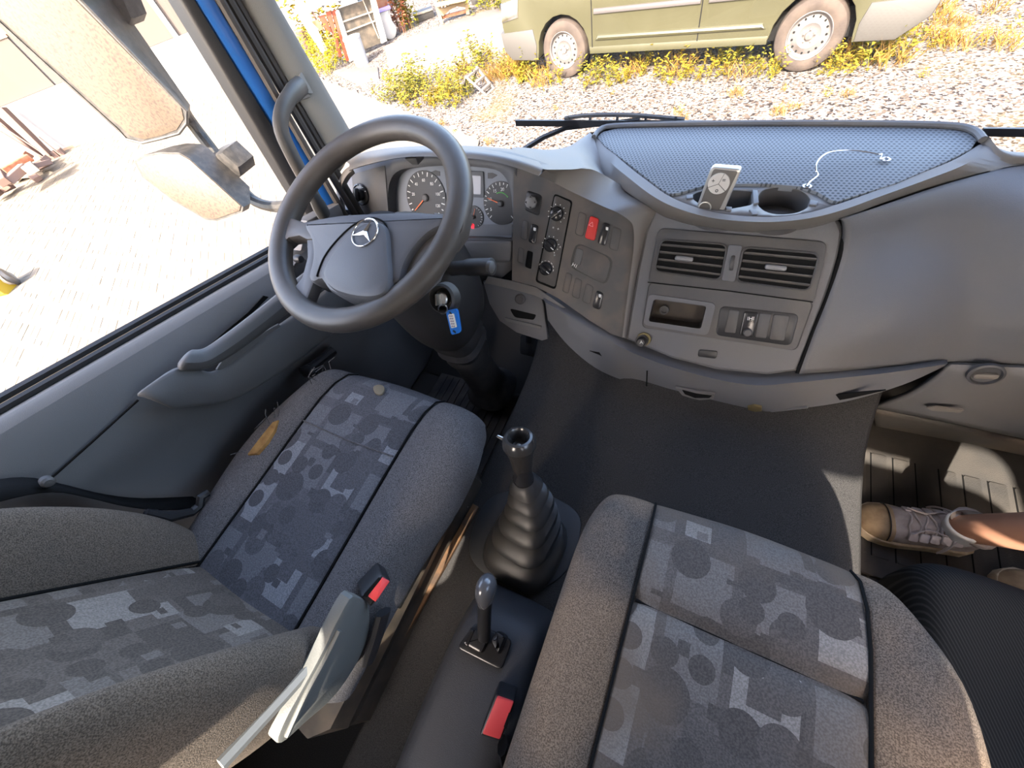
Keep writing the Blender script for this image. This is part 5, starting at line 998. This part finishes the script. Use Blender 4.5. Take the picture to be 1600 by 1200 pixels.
# paved yard left of the truck: bedding sheet and herringbone blocks
YM = mat('yard_sand', (.105, .09, .07), .95, spec=.1)
yc = [U(0, 900, 'Z', GZ + .0265) , V((-1.9, -9, GZ + .0265)), V((-1.9, 1.4, GZ + .0265)), V((-3.0, 4.5, GZ + .0265)), GP + GD * 5.6 + V((0, 0, .0265)), GP - GD * 9 + V((0, 0, .0265))][1:]
yd = tag(obj('paved_yard', prism(yc, .03, (0, 0, 1)), YM), kind='structure')
PVM = [mat('paver_%s' % n_, c, .9, spec=.1, bump=.3, bscale=60, col2=c2_, vscale=9) for n_, c, c2_ in (('sand', (.12, .104, .083), (.135, .118, .097)), ('beige', (.112, .094, .074), (.125, .11, .088)), ('grey', (.108, .098, .087), (.12, .112, .1)))]
def inpoly(x, y, P):
    r = False
    for a, b in zip(P, P[1:] + P[:1]):
        if (a.y > y) != (b.y > y) and x < (b.x - a.x) * (y - a.y) / (b.y - a.y) + a.x: r = not r
    return r
cells = []; ca, sa = math.cos(.872), math.sin(.872); S = .105
for i in range(-170, 170):
    for j in range(-170, 170):
        k = (i + j) % 4          # herringbone: each block covers two cells
        if k == 0: w2, h2b = 2, 1
        elif k == 2: w2, h2b = 1, 2
        else: continue
        if k == 0: x, y, a = i + 1, j + .5, 0
        else: x, y, a = i + .5, j + 1, 1
        X_, Y_ = (x * ca - y * sa) * S - 7, (x * sa + y * ca) * S + 2
        if X_ > -2.2 or Y_ < -2.5 or not inpoly(X_, Y_, yc): continue
        q = V((X_, Y_, GZ)) - EYE; cz_ = q.x * AX[0][2] + q.y * AX[1][2] + q.z * AX[2][2]
        if cz_ < .2: continue
        cx_ = 800 + F_PX * (q.x * AX[0][0] + q.y * AX[1][0] + q.z * AX[2][0]) / cz_; cy_ = 600 + F_PX * (q.x * AX[0][1] + q.y * AX[1][1] + q.z * AX[2][1]) / cz_
        seen = -20 < cx_ < 440 and 90 < cy_ < 670 and cy_ < 660 - .577 * cx_
        cells.append((0 if seen else 1, q.length, X_, Y_, a))
cells.sort()
pm = {}
for a in (0, 1):
    f = Frame((0, 0, 0), (ca, sa, 0), (-sa, ca, 0)); wv, hv = (2 * S - .007, S - .007) if a == 0 else (S - .007, 2 * S - .007)
    for mi_ in range(3):
        v_, f_q = prism(rrect(f, wv, hv, .008, 0, 0, 0, 1), .03, (0, 0, 1), .006); me = bpy.data.meshes.new('paver'); me.from_pydata(v_, [], f_q); me.materials.append(PVM[mi_]); pm[a, mi_] = me
rest = []
for n_, (sn, L_, X_, Y_, a) in enumerate(cells):
    dz = random.uniform(-.002, .003); z = GZ + .028 + dz
    if n_ < 300:
        o = bpy.data.objects.new('paver', pm[a, random.randrange(3)]); COL.objects.link(o); o.parent = yd; o.location = (X_, Y_, z)
    else:
        me = pm[a, 0]; k = len(me.vertices); h = len(me.polygons)
        wv, hv = (2 * S - .008, S - .008) if a == 0 else (S - .008, 2 * S - .008)
        f = Frame((X_, Y_, z), (ca, sa, 0), (-sa, ca, 0)); rest.append(([f.at(sx * wv / 2, sy * hv / 2, zz) for zz in (0, -.02) for sx, sy in ((-1, -1), (1, -1), (1, 1), (-1, 1))], [(0, 1, 2, 3), (0, 4, 5, 1), (1, 5, 6, 2), (2, 6, 7, 3), (3, 7, 4, 0)]))
rv, rf = [], []
for a, b in rest:
    k = len(rv); rv += a; rf += [tuple(i + k for i in t) for t in b]
me = bpy.data.meshes.new('paving'); me.from_pydata(rv, [], rf); me.materials.append(PVM[0]); o = bpy.data.objects.new('paving', me); COL.objects.link(o); o.parent = yd; o['kind'] = 'stuff'
# concrete strip and kerb ahead on the left
CONC = mat('concrete_pale', (.115, .098, .088), .95, spec=.1, bump=.3, bscale=40, col2=(.095, .079, .07), vscale=2.5)
tag(obj('path', prism([U(x, y, 'Z', GZ + .03) for x, y in ((600, 72), (630, 60), (700, 36), (760, 16), (812, 8), (800, 62), (790, 82), (730, 94), (640, 112), (608, 108))], .05, (0, 0, 1), .01), CONC), kind='structure')
tag(obj('path', prism([U(x, y, 'Z', GZ + .025) for x, y in ((520, 108), (590, 104), (592, 122), (560, 130), (540, 122), (520, 112))], .05, (0, 0, 1), .01), CONC), kind='structure')
# ------------------------------------------------------------------ outbuilding
GW = Plane(GP, GN)
WW = mat('wall_white', (.27, .26, .245), .9); PINK = mat('panel_beige', (.068, .053, .044), .8); BRN = mat('base_brown', (.33, .22, .14), .9)
bd = thing('outbuilding', 'long white outbuilding with beige door panels beyond the paved yard', 'building', GP)
fg_ = Frame(GP, GD, (0, 0, 1)); s_ = 1 if fg_.n.dot(GN) > 0 else -1
def gbox(u0, u1, z0, z1, d0, d1): return box(Frame(GP, GD, (0, 0, 1)), u0, u1, z0, z1, d0, d1)
obj('plinth_wall', gbox(-12, 8, 0, 1.0, -.3, 0), WW, bd); obj('upper_wall', gbox(-12, 8, 1.0, 4.0, -.35, -.16), WW, bd)
obj('base_strip', gbox(-12, 8, 0.0, .07, 0, .02), BRN, bd)
for u0, u1, z1 in ((-4.6, -1.2, 1.82), (-1.15, 1.18, 1.82), (1.22, 3.88, 2.9), (3.98, 6.6, 2.9), (6.7, 7.9, 2.9)): obj('door_panel', gbox(u0, u1, 1.0, z1, -.18, -.10), PINK, bd, bev=.01)
for u in (3.93, 6.65): obj('mullion', gbox(u - .05, u + .05, 1.0, 2.9, -.16, -.04), WW, bd)
obj('lintel', gbox(-4.7, 1.2, 1.82, 1.86, -.18, -.08), BRN, bd); obj('roof', gbox(-12.5, 8.5, 4.0, 4.15, -5, .4), BRN, bd)
# leaning frame and the heap of split wood in front of the building
WOODP = mat('wood_pinkish', (.11, .065, .05), .85, bump=.3, bscale=60); WOODO = mat('wood_orange', (.145, .045, .018), .85, bump=.3, bscale=60, col2=(.18, .1, .06), vscale=6); WOODD = mat('wood_dark', (.13, .085, .07), .9)
WPALE = mat('wood_pale', (.22, .185, .145), .85)
lf = thing('wooden_frame', 'tall pinkish slatted wooden frame leaning on the outbuilding', 'frame', U(80, 246, 'Z', GZ))
def gp(x, y, k): return GW.at(x, y, k)
for a, b, w_ in (((4, 168), (80, 243), .20), ((-8, 182), (70, 250), .16)): obj('plank', bar(gp(*a, .15), gp(*b, .35), .05, w_, GN), WOODP, lf)
for a, b in (((0, 205), (68, 246)), ((2, 196), (62, 236)), ((60, 214), (92, 240))): obj('rod', bar(gp(*a, .4), gp(*b, .4), .025, .025, GN), WOODD, lf)
for x, y in ((79, 244), (86, 241), (95, 238)): obj('foot_block', bar(gp(x - 3, y + 1, .3), gp(x + 3, y - 2, .3), .12, .12, GN), WOODD, lf)
rnd = random.Random(11)
for k in range(26):
    x = rnd.uniform(-4, 66); y = 282 + rnd.uniform(-48, 12) - .62 * (x - 10) + (0 if x < 40 else 10)
    y = min(y, 318 - .95 * x); z = GZ + .08 + rnd.uniform(0, .35)
    p = U(x, y, 'Z', z); a = rnd.uniform(0, math.pi); d = V((math.cos(a), math.sin(a), rnd.uniform(-.35, .35))) * rnd.uniform(.22, .48)
    o = obj('split_log', bar(p - d * .7, p + d * .7, rnd.uniform(.10, .20), rnd.uniform(.08, .16)), (WOODO, WPALE, WOODD, WOODP)[k % 4], None, bev=.01)
    tag(o, ('orange-brown split log', 'pale sawn board', 'dark weathered log', 'pinkish split board')[k % 4] + ' in the wood heap by the paved yard', 'log', 'split wood heap')
ct = thing('hand_tool', 'white tube with yellow end lying on the paved yard', 'tool', U(8, 436, 'Z', GZ))
obj('tube', tube([U(-12, 447, 'Z', GZ + .12), U(14, 433, 'Z', GZ + .14)], .10, 12), WPALE, ct); obj('end_ring', tube([U(12, 434, 'Z', GZ + .14), U(17, 431, 'Z', GZ + .14)], .13, 14), BLK, ct)
obj('yellow_end', tube([U(-14, 452, 'Z', GZ + .1), U(10, 446, 'Z', GZ + .1)], .13, 10), mat('yellow_plastic', (.3, .19, .005), .5), ct)
# ------------------------------------------------------------------ van
VA, VB = V((-2.44, 6.215, GZ)), V((.373, 5.95, GZ)); VD = (VB - VA).normalized(); VN = V((VD.y, -VD.x, 0))
WB = (VB - VA).length
VF = Frame(VA, VD, (0, 0, 1))      # u: front wheel -> rear wheel, v: up, n: towards the truck
vn = thing('van', 'olive green panel van with steel wheels parked on the gravel ahead', 'van', VA)
OLV = mat('van_olive', (.036, .0345, .019), .38, coat=.15, col2=(.04, .0385, .022), vscale=3); TYRE = mat('tyre', (.026, .019, .015), .85, bump=.4, bscale=60, col2=(.042, .031, .024), vscale=8)
RIMM = mat('steel_rim', (.098, .092, .09), .45, metal=.2, col2=(.06, .048, .04), vscale=7, sharp=(.5, .8)); VTR = mat('van_trim', (.045, .041, .041), .6); BUMP = mat('bumper_grey', (.036, .034, .031), .6)
R_, AR = .318, .375
def arch(uc): return [(uc + AR * math.cos(a), .315 + AR * math.sin(a)) for a in [math.radians(180 - 18 * k) for k in range(11)]]
low = [(-.86, .36), (-.80, .26), (-.39, .25)] + arch(0) + [(.39, .30), (WB - .39, .30)] + arch(WB) + [(WB + .39, .25), (WB + .74, .28), (WB + .86, .42)]
side = low + [(WB + .90, 1.0), (WB + .84, 1.10), (-.62, 1.10), (-.84, .98), (-.90, .62)]
def vside(z0, z1, pts): return prism([VF.at(u, v, z1) for u, v in pts], z1 - z0, VF.n, .012)
obj('body', join(vside(-1.70, 0.03, side)), OLV, vn, smooth=30)
cab_ = [(-.55, 1.08), (.28, 1.68), (.6, 1.78), (WB + .55, 1.80), (WB + .80, 1.70), (WB + .86, 1.08)]
obj('roof_cabin', prism([VF.at(u, v, -.06) for u, v in cab_], 1.55, VF.n, .05), OLV, vn)
obj('side_window', prism([VF.at(u, v, -.048) for u, v in ((-.1, 1.15), (.36, 1.58), (.98, 1.6), (.98, 1.15))], .01, VF.n), BLKS, vn)
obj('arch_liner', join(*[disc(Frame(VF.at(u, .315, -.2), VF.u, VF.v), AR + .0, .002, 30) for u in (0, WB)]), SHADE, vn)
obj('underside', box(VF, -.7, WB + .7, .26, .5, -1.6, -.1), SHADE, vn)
for u0, u1 in ((.40, 1.70), (1.73, WB - .25)):
    obj('side_moulding', prism([VF.at(u, v, .055) for u, v in ((u0 + .05, .665), (u1, .665), (u1, .715), (u0 + .05, .715))], .03, VF.n, .015), VTR, vn)
obj('sill_swage', prism([VF.at(u, v, .06) for u, v in ((.46, .41), (WB - .42, .41), (WB - .46, .46), (.5, .47))], .05, VF.n, .03), OLV, vn)
obj('sill', prism([VF.at(u, v, .035) for u, v in ((.38, .27), (WB - .38, .27), (WB - .38, .35), (.38, .35))], .06, VF.n, .015), OLV, vn)
obj('door_gap', join(*[box(VF, u - .006, u + .006, .34, 1.08, .026, .033) for u in (.42, 1.715)]), SHADE, vn)
obj('rear_bumper', prism([VF.at(u, v, .05) for u, v in ((WB + .40, .25), (WB + .74, .25), (WB + .93, .42), (WB + .95, .58), (WB + .42, .56), (WB + .385, .4))], 1.7, VF.n, .04), BUMP, vn)
obj('front_bumper', prism([VF.at(u, v, .05) for u, v in ((-.95, .56), (-.93, .36), (-.82, .24), (-.42, .22), (-.385, .40), (-.42, .58))], 1.7, VF.n, .04), BUMP, vn)
obj('headlamp', prism([VF.at(u, v, .045) for u, v in ((-.90, .66), (-.62, .70), (-.58, .90), (-.86, .86))], .2, VF.n, .02), CHROME, vn)
for nm, u in (('front', 0), ('rear', WB)):
    for k, dn in enumerate((.0, -1.5)):
        f = Frame(VF.at(u, R_, dn), VF.u, VF.v)
        wh = obj('wheel', lathe(f, [(.19, .0), (.20, .02), (.23, .028), (.28, .026), (.305, .012), (R_, -.02), (R_, -.15), (.29, -.18), (.19, -.18)], 44, False), TYRE, vn)
        if k: continue
        rm = obj('rim', lathe(f, [(.205, .022), (.200, .028), (.192, .020), (.188, -.015), (.165, -.022), (.130, -.008), (.105, .0), (.085, -.012), (.06, -.022), (.034, -.022), (.032, .008), (.001, .010)], 40, False), RIMM, wh)
        obj('vent_hole', join(*[disc(Frame(f.at(.15 * math.cos(a), .15 * math.sin(a), -.0165), f.u * math.cos(a) + f.v * math.sin(a), f.v * math.cos(a) - f.u * math.sin(a)), .013, .004, 12, 0, 0, 0, .010) for a in [2 * math.pi * q / 15 for q in range(15)]]), SHADE, wh)
        obj('wheel_bolt', join(*[disc(f, .010, .012, 6, .001, .055 * math.cos(a), .055 * math.sin(a)) for a in [2 * math.pi * q / 5 + .3 for q in range(5)]]), STEEL, wh)
# ------------------------------------------------------------------ plants
def plant_mat(n_, c, c2): return mat(n_, c, .8, col2=c2, vscale=14, spec=.15)
LFY = plant_mat('leaf_yellow_green', (.10, .08, .005), (.145, .097, .008)); LFG = plant_mat('leaf_green', (.058, .062, .006), (.10, .082, .007)); DRY = plant_mat('dry_grass', (.125, .065, .013), (.15, .097, .028)); LFB = plant_mat('leaf_bright', (.15, .138, .002), (.19, .155, .003))
def weed_mesh(nm, h, spread, stems, leaves, m, seed, leaf=.05, blade=False):
    r = random.Random(seed); vv, ff = [], []
    def leafq(p, d, L_, w_):
        s = d.cross(V((r.uniform(-1, 1), r.uniform(-1, 1), 1))).normalized() * w_; k = len(vv)
        vv.extend([p, p + d * L_ * .5 + s, p + d * L_ + V((0, 0, -L_ * .2)), p + d * L_ * .5 - s]); ff.append((k, k + 1, k + 2, k + 3))
    for _ in range(stems):
        a = r.uniform(0, 6.28); b = V((r.uniform(-1, 1), r.uniform(-1, 1), 0)) * spread * .5; H = h * r.uniform(.5, 1); t = V((math.cos(a) * spread * .5, math.sin(a) * spread * .5, H))
        k = len(vv); w_ = .004; vv.extend([b + V((w_, 0, 0)), b - V((w_, 0, 0)), b + t]); ff.append((k, k + 1, k + 2))
        if blade:
            leafq(b, V((math.cos(a) * .6, math.sin(a) * .6, 1)).normalized(), H, .006); continue
        for _ in range(leaves):
            s = r.uniform(.1, 1); a2 = r.uniform(0, 6.28); leafq(b + t * s, V((math.cos(a2), math.sin(a2), r.uniform(-.1, .8))).normalized(), leaf * r.uniform(.6, 1.4), leaf * .22)
    me = bpy.data.meshes.new(nm); me.from_pydata(vv, [], ff); me.materials.append(m); return me
protos = [weed_mesh('weed', .42, .22, 7, 16, LFG, 1), weed_mesh('weed', .30, .26, 8, 14, LFY, 2), weed_mesh('weed', .22, .24, 9, 9, LFY, 3, .04), weed_mesh('weed', .30, .3, 46, 0, DRY, 4, blade=True), weed_mesh('weed', .40, .16, 5, 18, LFG, 5, .06)]
rnd = random.Random(5)
def sow(spots, label, group, kinds, sc=(0.7, 1.15)):
    for x, y in spots:
        o = bpy.data.objects.new('weed', protos[rnd.choice(kinds)]); COL.objects.link(o); o.location = U(x, y + (5 if group == 'weeds along the van' else 0), 'Z', GZ); o.rotation_euler = (0, 0, rnd.uniform(0, 6.28)); s = rnd.uniform(*sc); o.scale = (s, s, s)
        tag(o, label, 'weed', group)
sow([(828, 118), (838, 112), (846, 126), (858, 130), (930, 122), (938, 116), (948, 124), (962, 118), (968, 126), (990, 112), (1000, 104), (1010, 112), (1040, 112), (1062, 108), (1076, 118), (1088, 110), (1118, 104), (1130, 112), (1140, 98), (1160, 108), (1172, 112), (1186, 104), (1196, 112), (1205, 116), (920, 128), (978, 122), (1050, 124), (1100, 120), (1150, 118)], 'yellow-green weed growing in the gravel along the near side of the van', 'weeds along the van', (0, 1, 1, 2, 3, 4))
sow([(1290, 118), (1300, 108), (1312, 112), (1324, 100), (1332, 112), (1344, 96), (1356, 104), (1310, 96), (1370, 92), (1384, 100), (1396, 84), (1410, 92), (1380, 80)], 'yellow-green weed by the rear wheel and bumper of the van', 'weeds by the rear wheel', (0, 1, 1, 3))
sow([(x, y) for x, y in [(rnd.uniform(596, 726), 0) for _ in range(34)] for y in [rnd.uniform(118, 168)]], 'leafy weed in the patch between concrete strip and gravel', 'weeds beside the concrete strip', (0, 1, 1, 2, 4), (.8, 1.3))
sow([(rnd.uniform(726, 838), rnd.uniform(92, 132)) for _ in range(26)], 'tall dry weed between the small rack and the front of the van', 'weeds before the van', (1, 1, 3, 3, 4), (.8, 1.2))
sow([(rnd.uniform(1400, 1600), rnd.uniform(15, 78)) for _ in range(20)], 'low tuft of dry yellow grass on the gravel to the right of the van', 'grass tufts right of the van', (3, 3, 2), (.4, .8))
sow([(x, y) for x, y in ((868, 172), (952, 136), (957, 148), (1058, 178), (1066, 188), (1225, 142), (1216, 178), (1240, 170), (1290, 150), (690, 196), (712, 210), (640, 176), (1150, 150), (1325, 150), (1440, 120), (760, 220), (766, 224))], 'single small dry tuft on the open gravel', 'tufts on the open gravel', (3, 2), (.25, .5))
def shrub(nm, label, base, h, r_, m, n, seed, leaf=.07):
    t = thing(nm, label, 'shrub', base); me = weed_mesh('foliage', h, r_, n, 26, m, seed, leaf); o = bpy.data.objects.new('foliage', me); COL.objects.link(o); o.parent = t; o['kind'] = 'stuff'
    obj('stem', join(*[tube([V(base) + V((a, b, 0)), V(base) + V((a * 2, b * 2, h * .6))], .012, 5) for a, b in ((0, 0), (.04, .03), (-.04, .02))]), WOODD, t)
shrub('clipped_shrub', 'bright yellow clipped shrub by the windscreen pillar', U(512, 110, 'Z', GZ), .75, .75, LFB, 46, 21, .06)
shrub('tall_reed_plant', 'tall pale reed-like plant behind the bright clipped shrub', U(520, 84, 'Z', GZ), 1.3, .6, LFY, 26, 22, .12)
shrub('climbing_plant', 'green climbing plant beside the white cover', U(641, 44, 'Z', GZ), 1.7, .35, LFG, 22, 23, .10)
shrub('bushy_shrub', 'yellow-green bush behind the front of the van', U(772, 14, 'Z', GZ), .8, .9, LFG, 30, 24, .09)
shrub('dry_shrub', 'reddish dry shrub between white cover and climbing plant', U(627, 50, 'Z', GZ), 1.1, .4, plant_mat('leaf_red', (.13, .038, .02), (.17, .065, .028)), 22, 25, .09)
shrub('pale_shrub', 'pale shrub above the cut logs next to the pillar', U(474, 40, 'Z', GZ), 1.6, .9, LFY, 26, 26, .10)
# ------------------------------------------------------------------ garden things
def up_(x, y, Yv): return U(x, y, 'Y', Yv)
sd = thing('garden_shed', 'small shed front with white posts and dark wire-glazed pane', 'shed', U(560, 95, 'Z', GZ))
SHP = plane3(U(545, 98, 'Z', GZ), U(600, 72, 'Z', GZ), U(545, 98, 'Z', GZ) + V((0, 0, 1)))
obj('pane', prism(SHP.poly([(528, 14), (580, -4), (598, 66), (552, 84)], 0), .05, SHP.n), mat('pane_dark', (.045, .039, .031), .4, col2=(.085, .068, .05), vscale=8), sd)
for q in ([(524, 18), (530, 16), (555, 94), (547, 97)], [(578, -4), (586, -6), (605, 64), (597, 68)]): obj('post', prism(SHP.poly(q, .06), .1, SHP.n, .005), WW, sd)
for a, b in (((536, 34), (588, 16)), ((541, 50), (590, 31)), ((566, -2), (592, 60))): obj('glazing_bar', bar(SHP.at(*a, .03), SHP.at(*b, .03), .02, .02, SHP.n), WPALE, sd)
obj('eaves_board', prism(SHP.poly([(484, 20), (500, 12), (580, -10), (640, -34), (620, -60), (470, -30)], .18), .08, SHP.n, .01), WW, sd)
obj('rain_hook', join(*[prism(SHP.poly([(x, y), (x + 5, y - 1), (x + 4, y + 4)], .22), .03, SHP.n) for x, y in ((502, 9), (528, 2))]), BLK, sd)
obj('side_post', prism(SHP.poly([(462, 0), (474, 0), (512, 78), (505, 84), (470, 30)], .05), .1, SHP.n, .01), WW, sd)
for k, (a, b, w_) in enumerate((((487, 34), (500, 48), 10), ((498, 26), (512, 52), 9), ((510, 20), (530, 90), 7), ((518, 18), (542, 96), 7))):
    o = obj('red_plank', prism(SHP.poly([(a[0], a[1]), (a[0] + w_, a[1] - 3), (b[0] + w_ * .7, b[1] - 2), b], .1 - .02 * k), .04, SHP.n, .005), (WOODO, mat('wood_red', (.16, .035, .016), .85))[k % 2] if k < 2 else bpy.data.materials['wood_red'], None)
    tag(o, ('short orange plank at the far left of the white-posted shed', 'short red plank second from the left beside the shed', 'long red plank third from the left beside the shed', 'long red plank standing right against the shed post')[k], 'plank', 'planks against the shed')
bk_ = thing('bucket', 'white plastic bucket in front of the garden shed', 'bucket', U(568, 103, 'Z', GZ))
obj('body', lathe(Frame(U(567, 101, 'Z', GZ), (1, 0, 0), (0, 1, 0)), [(.13, 0), (.17, .42), (.178, .42), (.178, .45), (.165, .45), (.125, .02), (.001, .02)], 26), WW, bk_)
wc_ = thing('white_cover', 'white sheet-covered bin with purple top right of the shed', 'bin', U(612, 62, 'Z', GZ))
CBP = Plane(U(612, 62, 'Z', GZ), SHP.n)
obj('cover', prism(spline(CBP.poly([(594, 20), (609, 12), (613, 30), (621, 44), (618, 60), (606, 62), (600, 48)], 0), 24, True), .35, SHP.n, .06), WW, wc_)
obj('top_band', prism(CBP.poly([(591, 16), (610, 9), (611, 14), (592, 21)], .02), .3, SHP.n, .01), mat('purple_plastic', (.2, .17, .4), .6), wc_)
op = obj('board', prism(CBP.poly([(586, -6), (603, -12), (606, 10), (592, 14)], -.1), .03, SHP.n, .005), WOODO); tag(op, 'orange board standing behind the white-covered bin', 'board')
bn = thing('garden_bench', 'weathered slatted wooden garden bench at the concrete strip', 'bench', U(705, 30, 'Z', GZ))
BN_ = plane3(U(690, 38, 'Z', GZ), U(731, 24, 'Z', GZ), U(690, 38, 'Z', GZ) + V((0, 0, 1))); BW = mat('bench_wood', (.15, .11, .065), .85, bump=.3, bscale=60)
for a, b in (((676, -10), (691, 38)), ((726, -16), (731, 22))): obj('leg', bar(BN_.at(*a), BN_.at(*b), .07, .07, BN_.n), BW, bn)
obj('apron', prism(BN_.poly([(684, 14), (692, 26), (702, 16), (714, 10), (730, 12), (729, 4), (712, 4), (696, 12)], .03), .04, BN_.n, .005), BW, bn)
obj('top_rail', bar(BN_.at(678, -2), BN_.at(728, -10), .05, .08, BN_.n), BW, bn)
for k in range(8): obj('slat', bar(BN_.at(685 + 5.4 * k, -3 - k * 1.1), BN_.at(688 + 5.2 * k, 13 - k * 1.1), .035, .02, BN_.n), BW, bn)
obj('seat_board', prism(BN_.poly([(682, 12), (728, 2), (728, -1), (682, 8)], .25), .4, BN_.n, .01), BW, bn)
for a, b in (((690, 27), (730, 17)),): obj('stretcher', bar(BN_.at(*a, -.05), BN_.at(*b, -.05), .05, .05, BN_.n), WOODO, bn)
for nm, lab, q, mm in (('trough', 'grey stone trough under the climbing plant', [(646, 24), (676, 14), (680, 26), (652, 36)], BUMP), ('step', 'grey ribbed step right of the garden bench', [(733, -6), (760, -12), (763, 8), (737, 8)], BUMP)):
    P = plane3(U(q[3][0], q[3][1], 'Z', GZ), U(q[2][0], q[2][1], 'Z', GZ), U(*q[3], 'Z', GZ) + V((0, 0, 1)))
    t_ = thing(nm, lab, nm, U(q[3][0], q[3][1], 'Z', GZ)); obj('block', prism(P.poly(q), .35, P.n, .02), mm, t_); obj('edge_strip', bar(P.at(*q[0], .01), P.at(*q[1], .01), .03, .05, P.n), WPALE, t_)
LOGM = mat('cut_log', (.09, .055, .042), .85, bump=.4, bscale=40, col2=(.13, .085, .066), vscale=8)
for k, (x, y) in enumerate(((459, 42), (471, 62), (478, 78))):
    p = U(x, y + 8, 'Z', GZ); o = obj('cut_log', lathe(Frame(p, (1, 0, 0), (0, 1, 0)), [(.26, 0), (.27, .1), (.25, .42), (.24, .44), (.001, .44)], 14), LOGM)
    tag(o, 'short upright cut log beside the windscreen pillar, %s of three' % ('farthest', 'middle', 'nearest')[k], 'log', 'cut logs by the pillar')
rk = thing('small_rack', 'small weathered wooden rack standing on the gravel', 'rack', U(745, 138, 'Z', GZ))
RKm = mat('rack_wood', (.11, .095, .082), .85)
a_, b_, c_r, d_r = U(728, 120, 'Z', GZ + .30), U(745, 105, 'Z', GZ + .30), U(760, 149, 'Z', GZ), U(772, 138, 'Z', GZ)
for p, q in ((a_, c_r), (b_, d_r)): obj('rail', bar(p, q, .04, .03), RKm, rk)
for t in (.05, .4, .75, 1): obj('slat', bar(a_.lerp(c_r, t), b_.lerp(d_r, t), .05, .02), RKm, rk)
for p, q in ((a_, U(724, 140, 'Z', GZ)), (b_, U(738, 128, 'Z', GZ))): obj('leg', bar(p, q, .03, .03), RKm, rk)
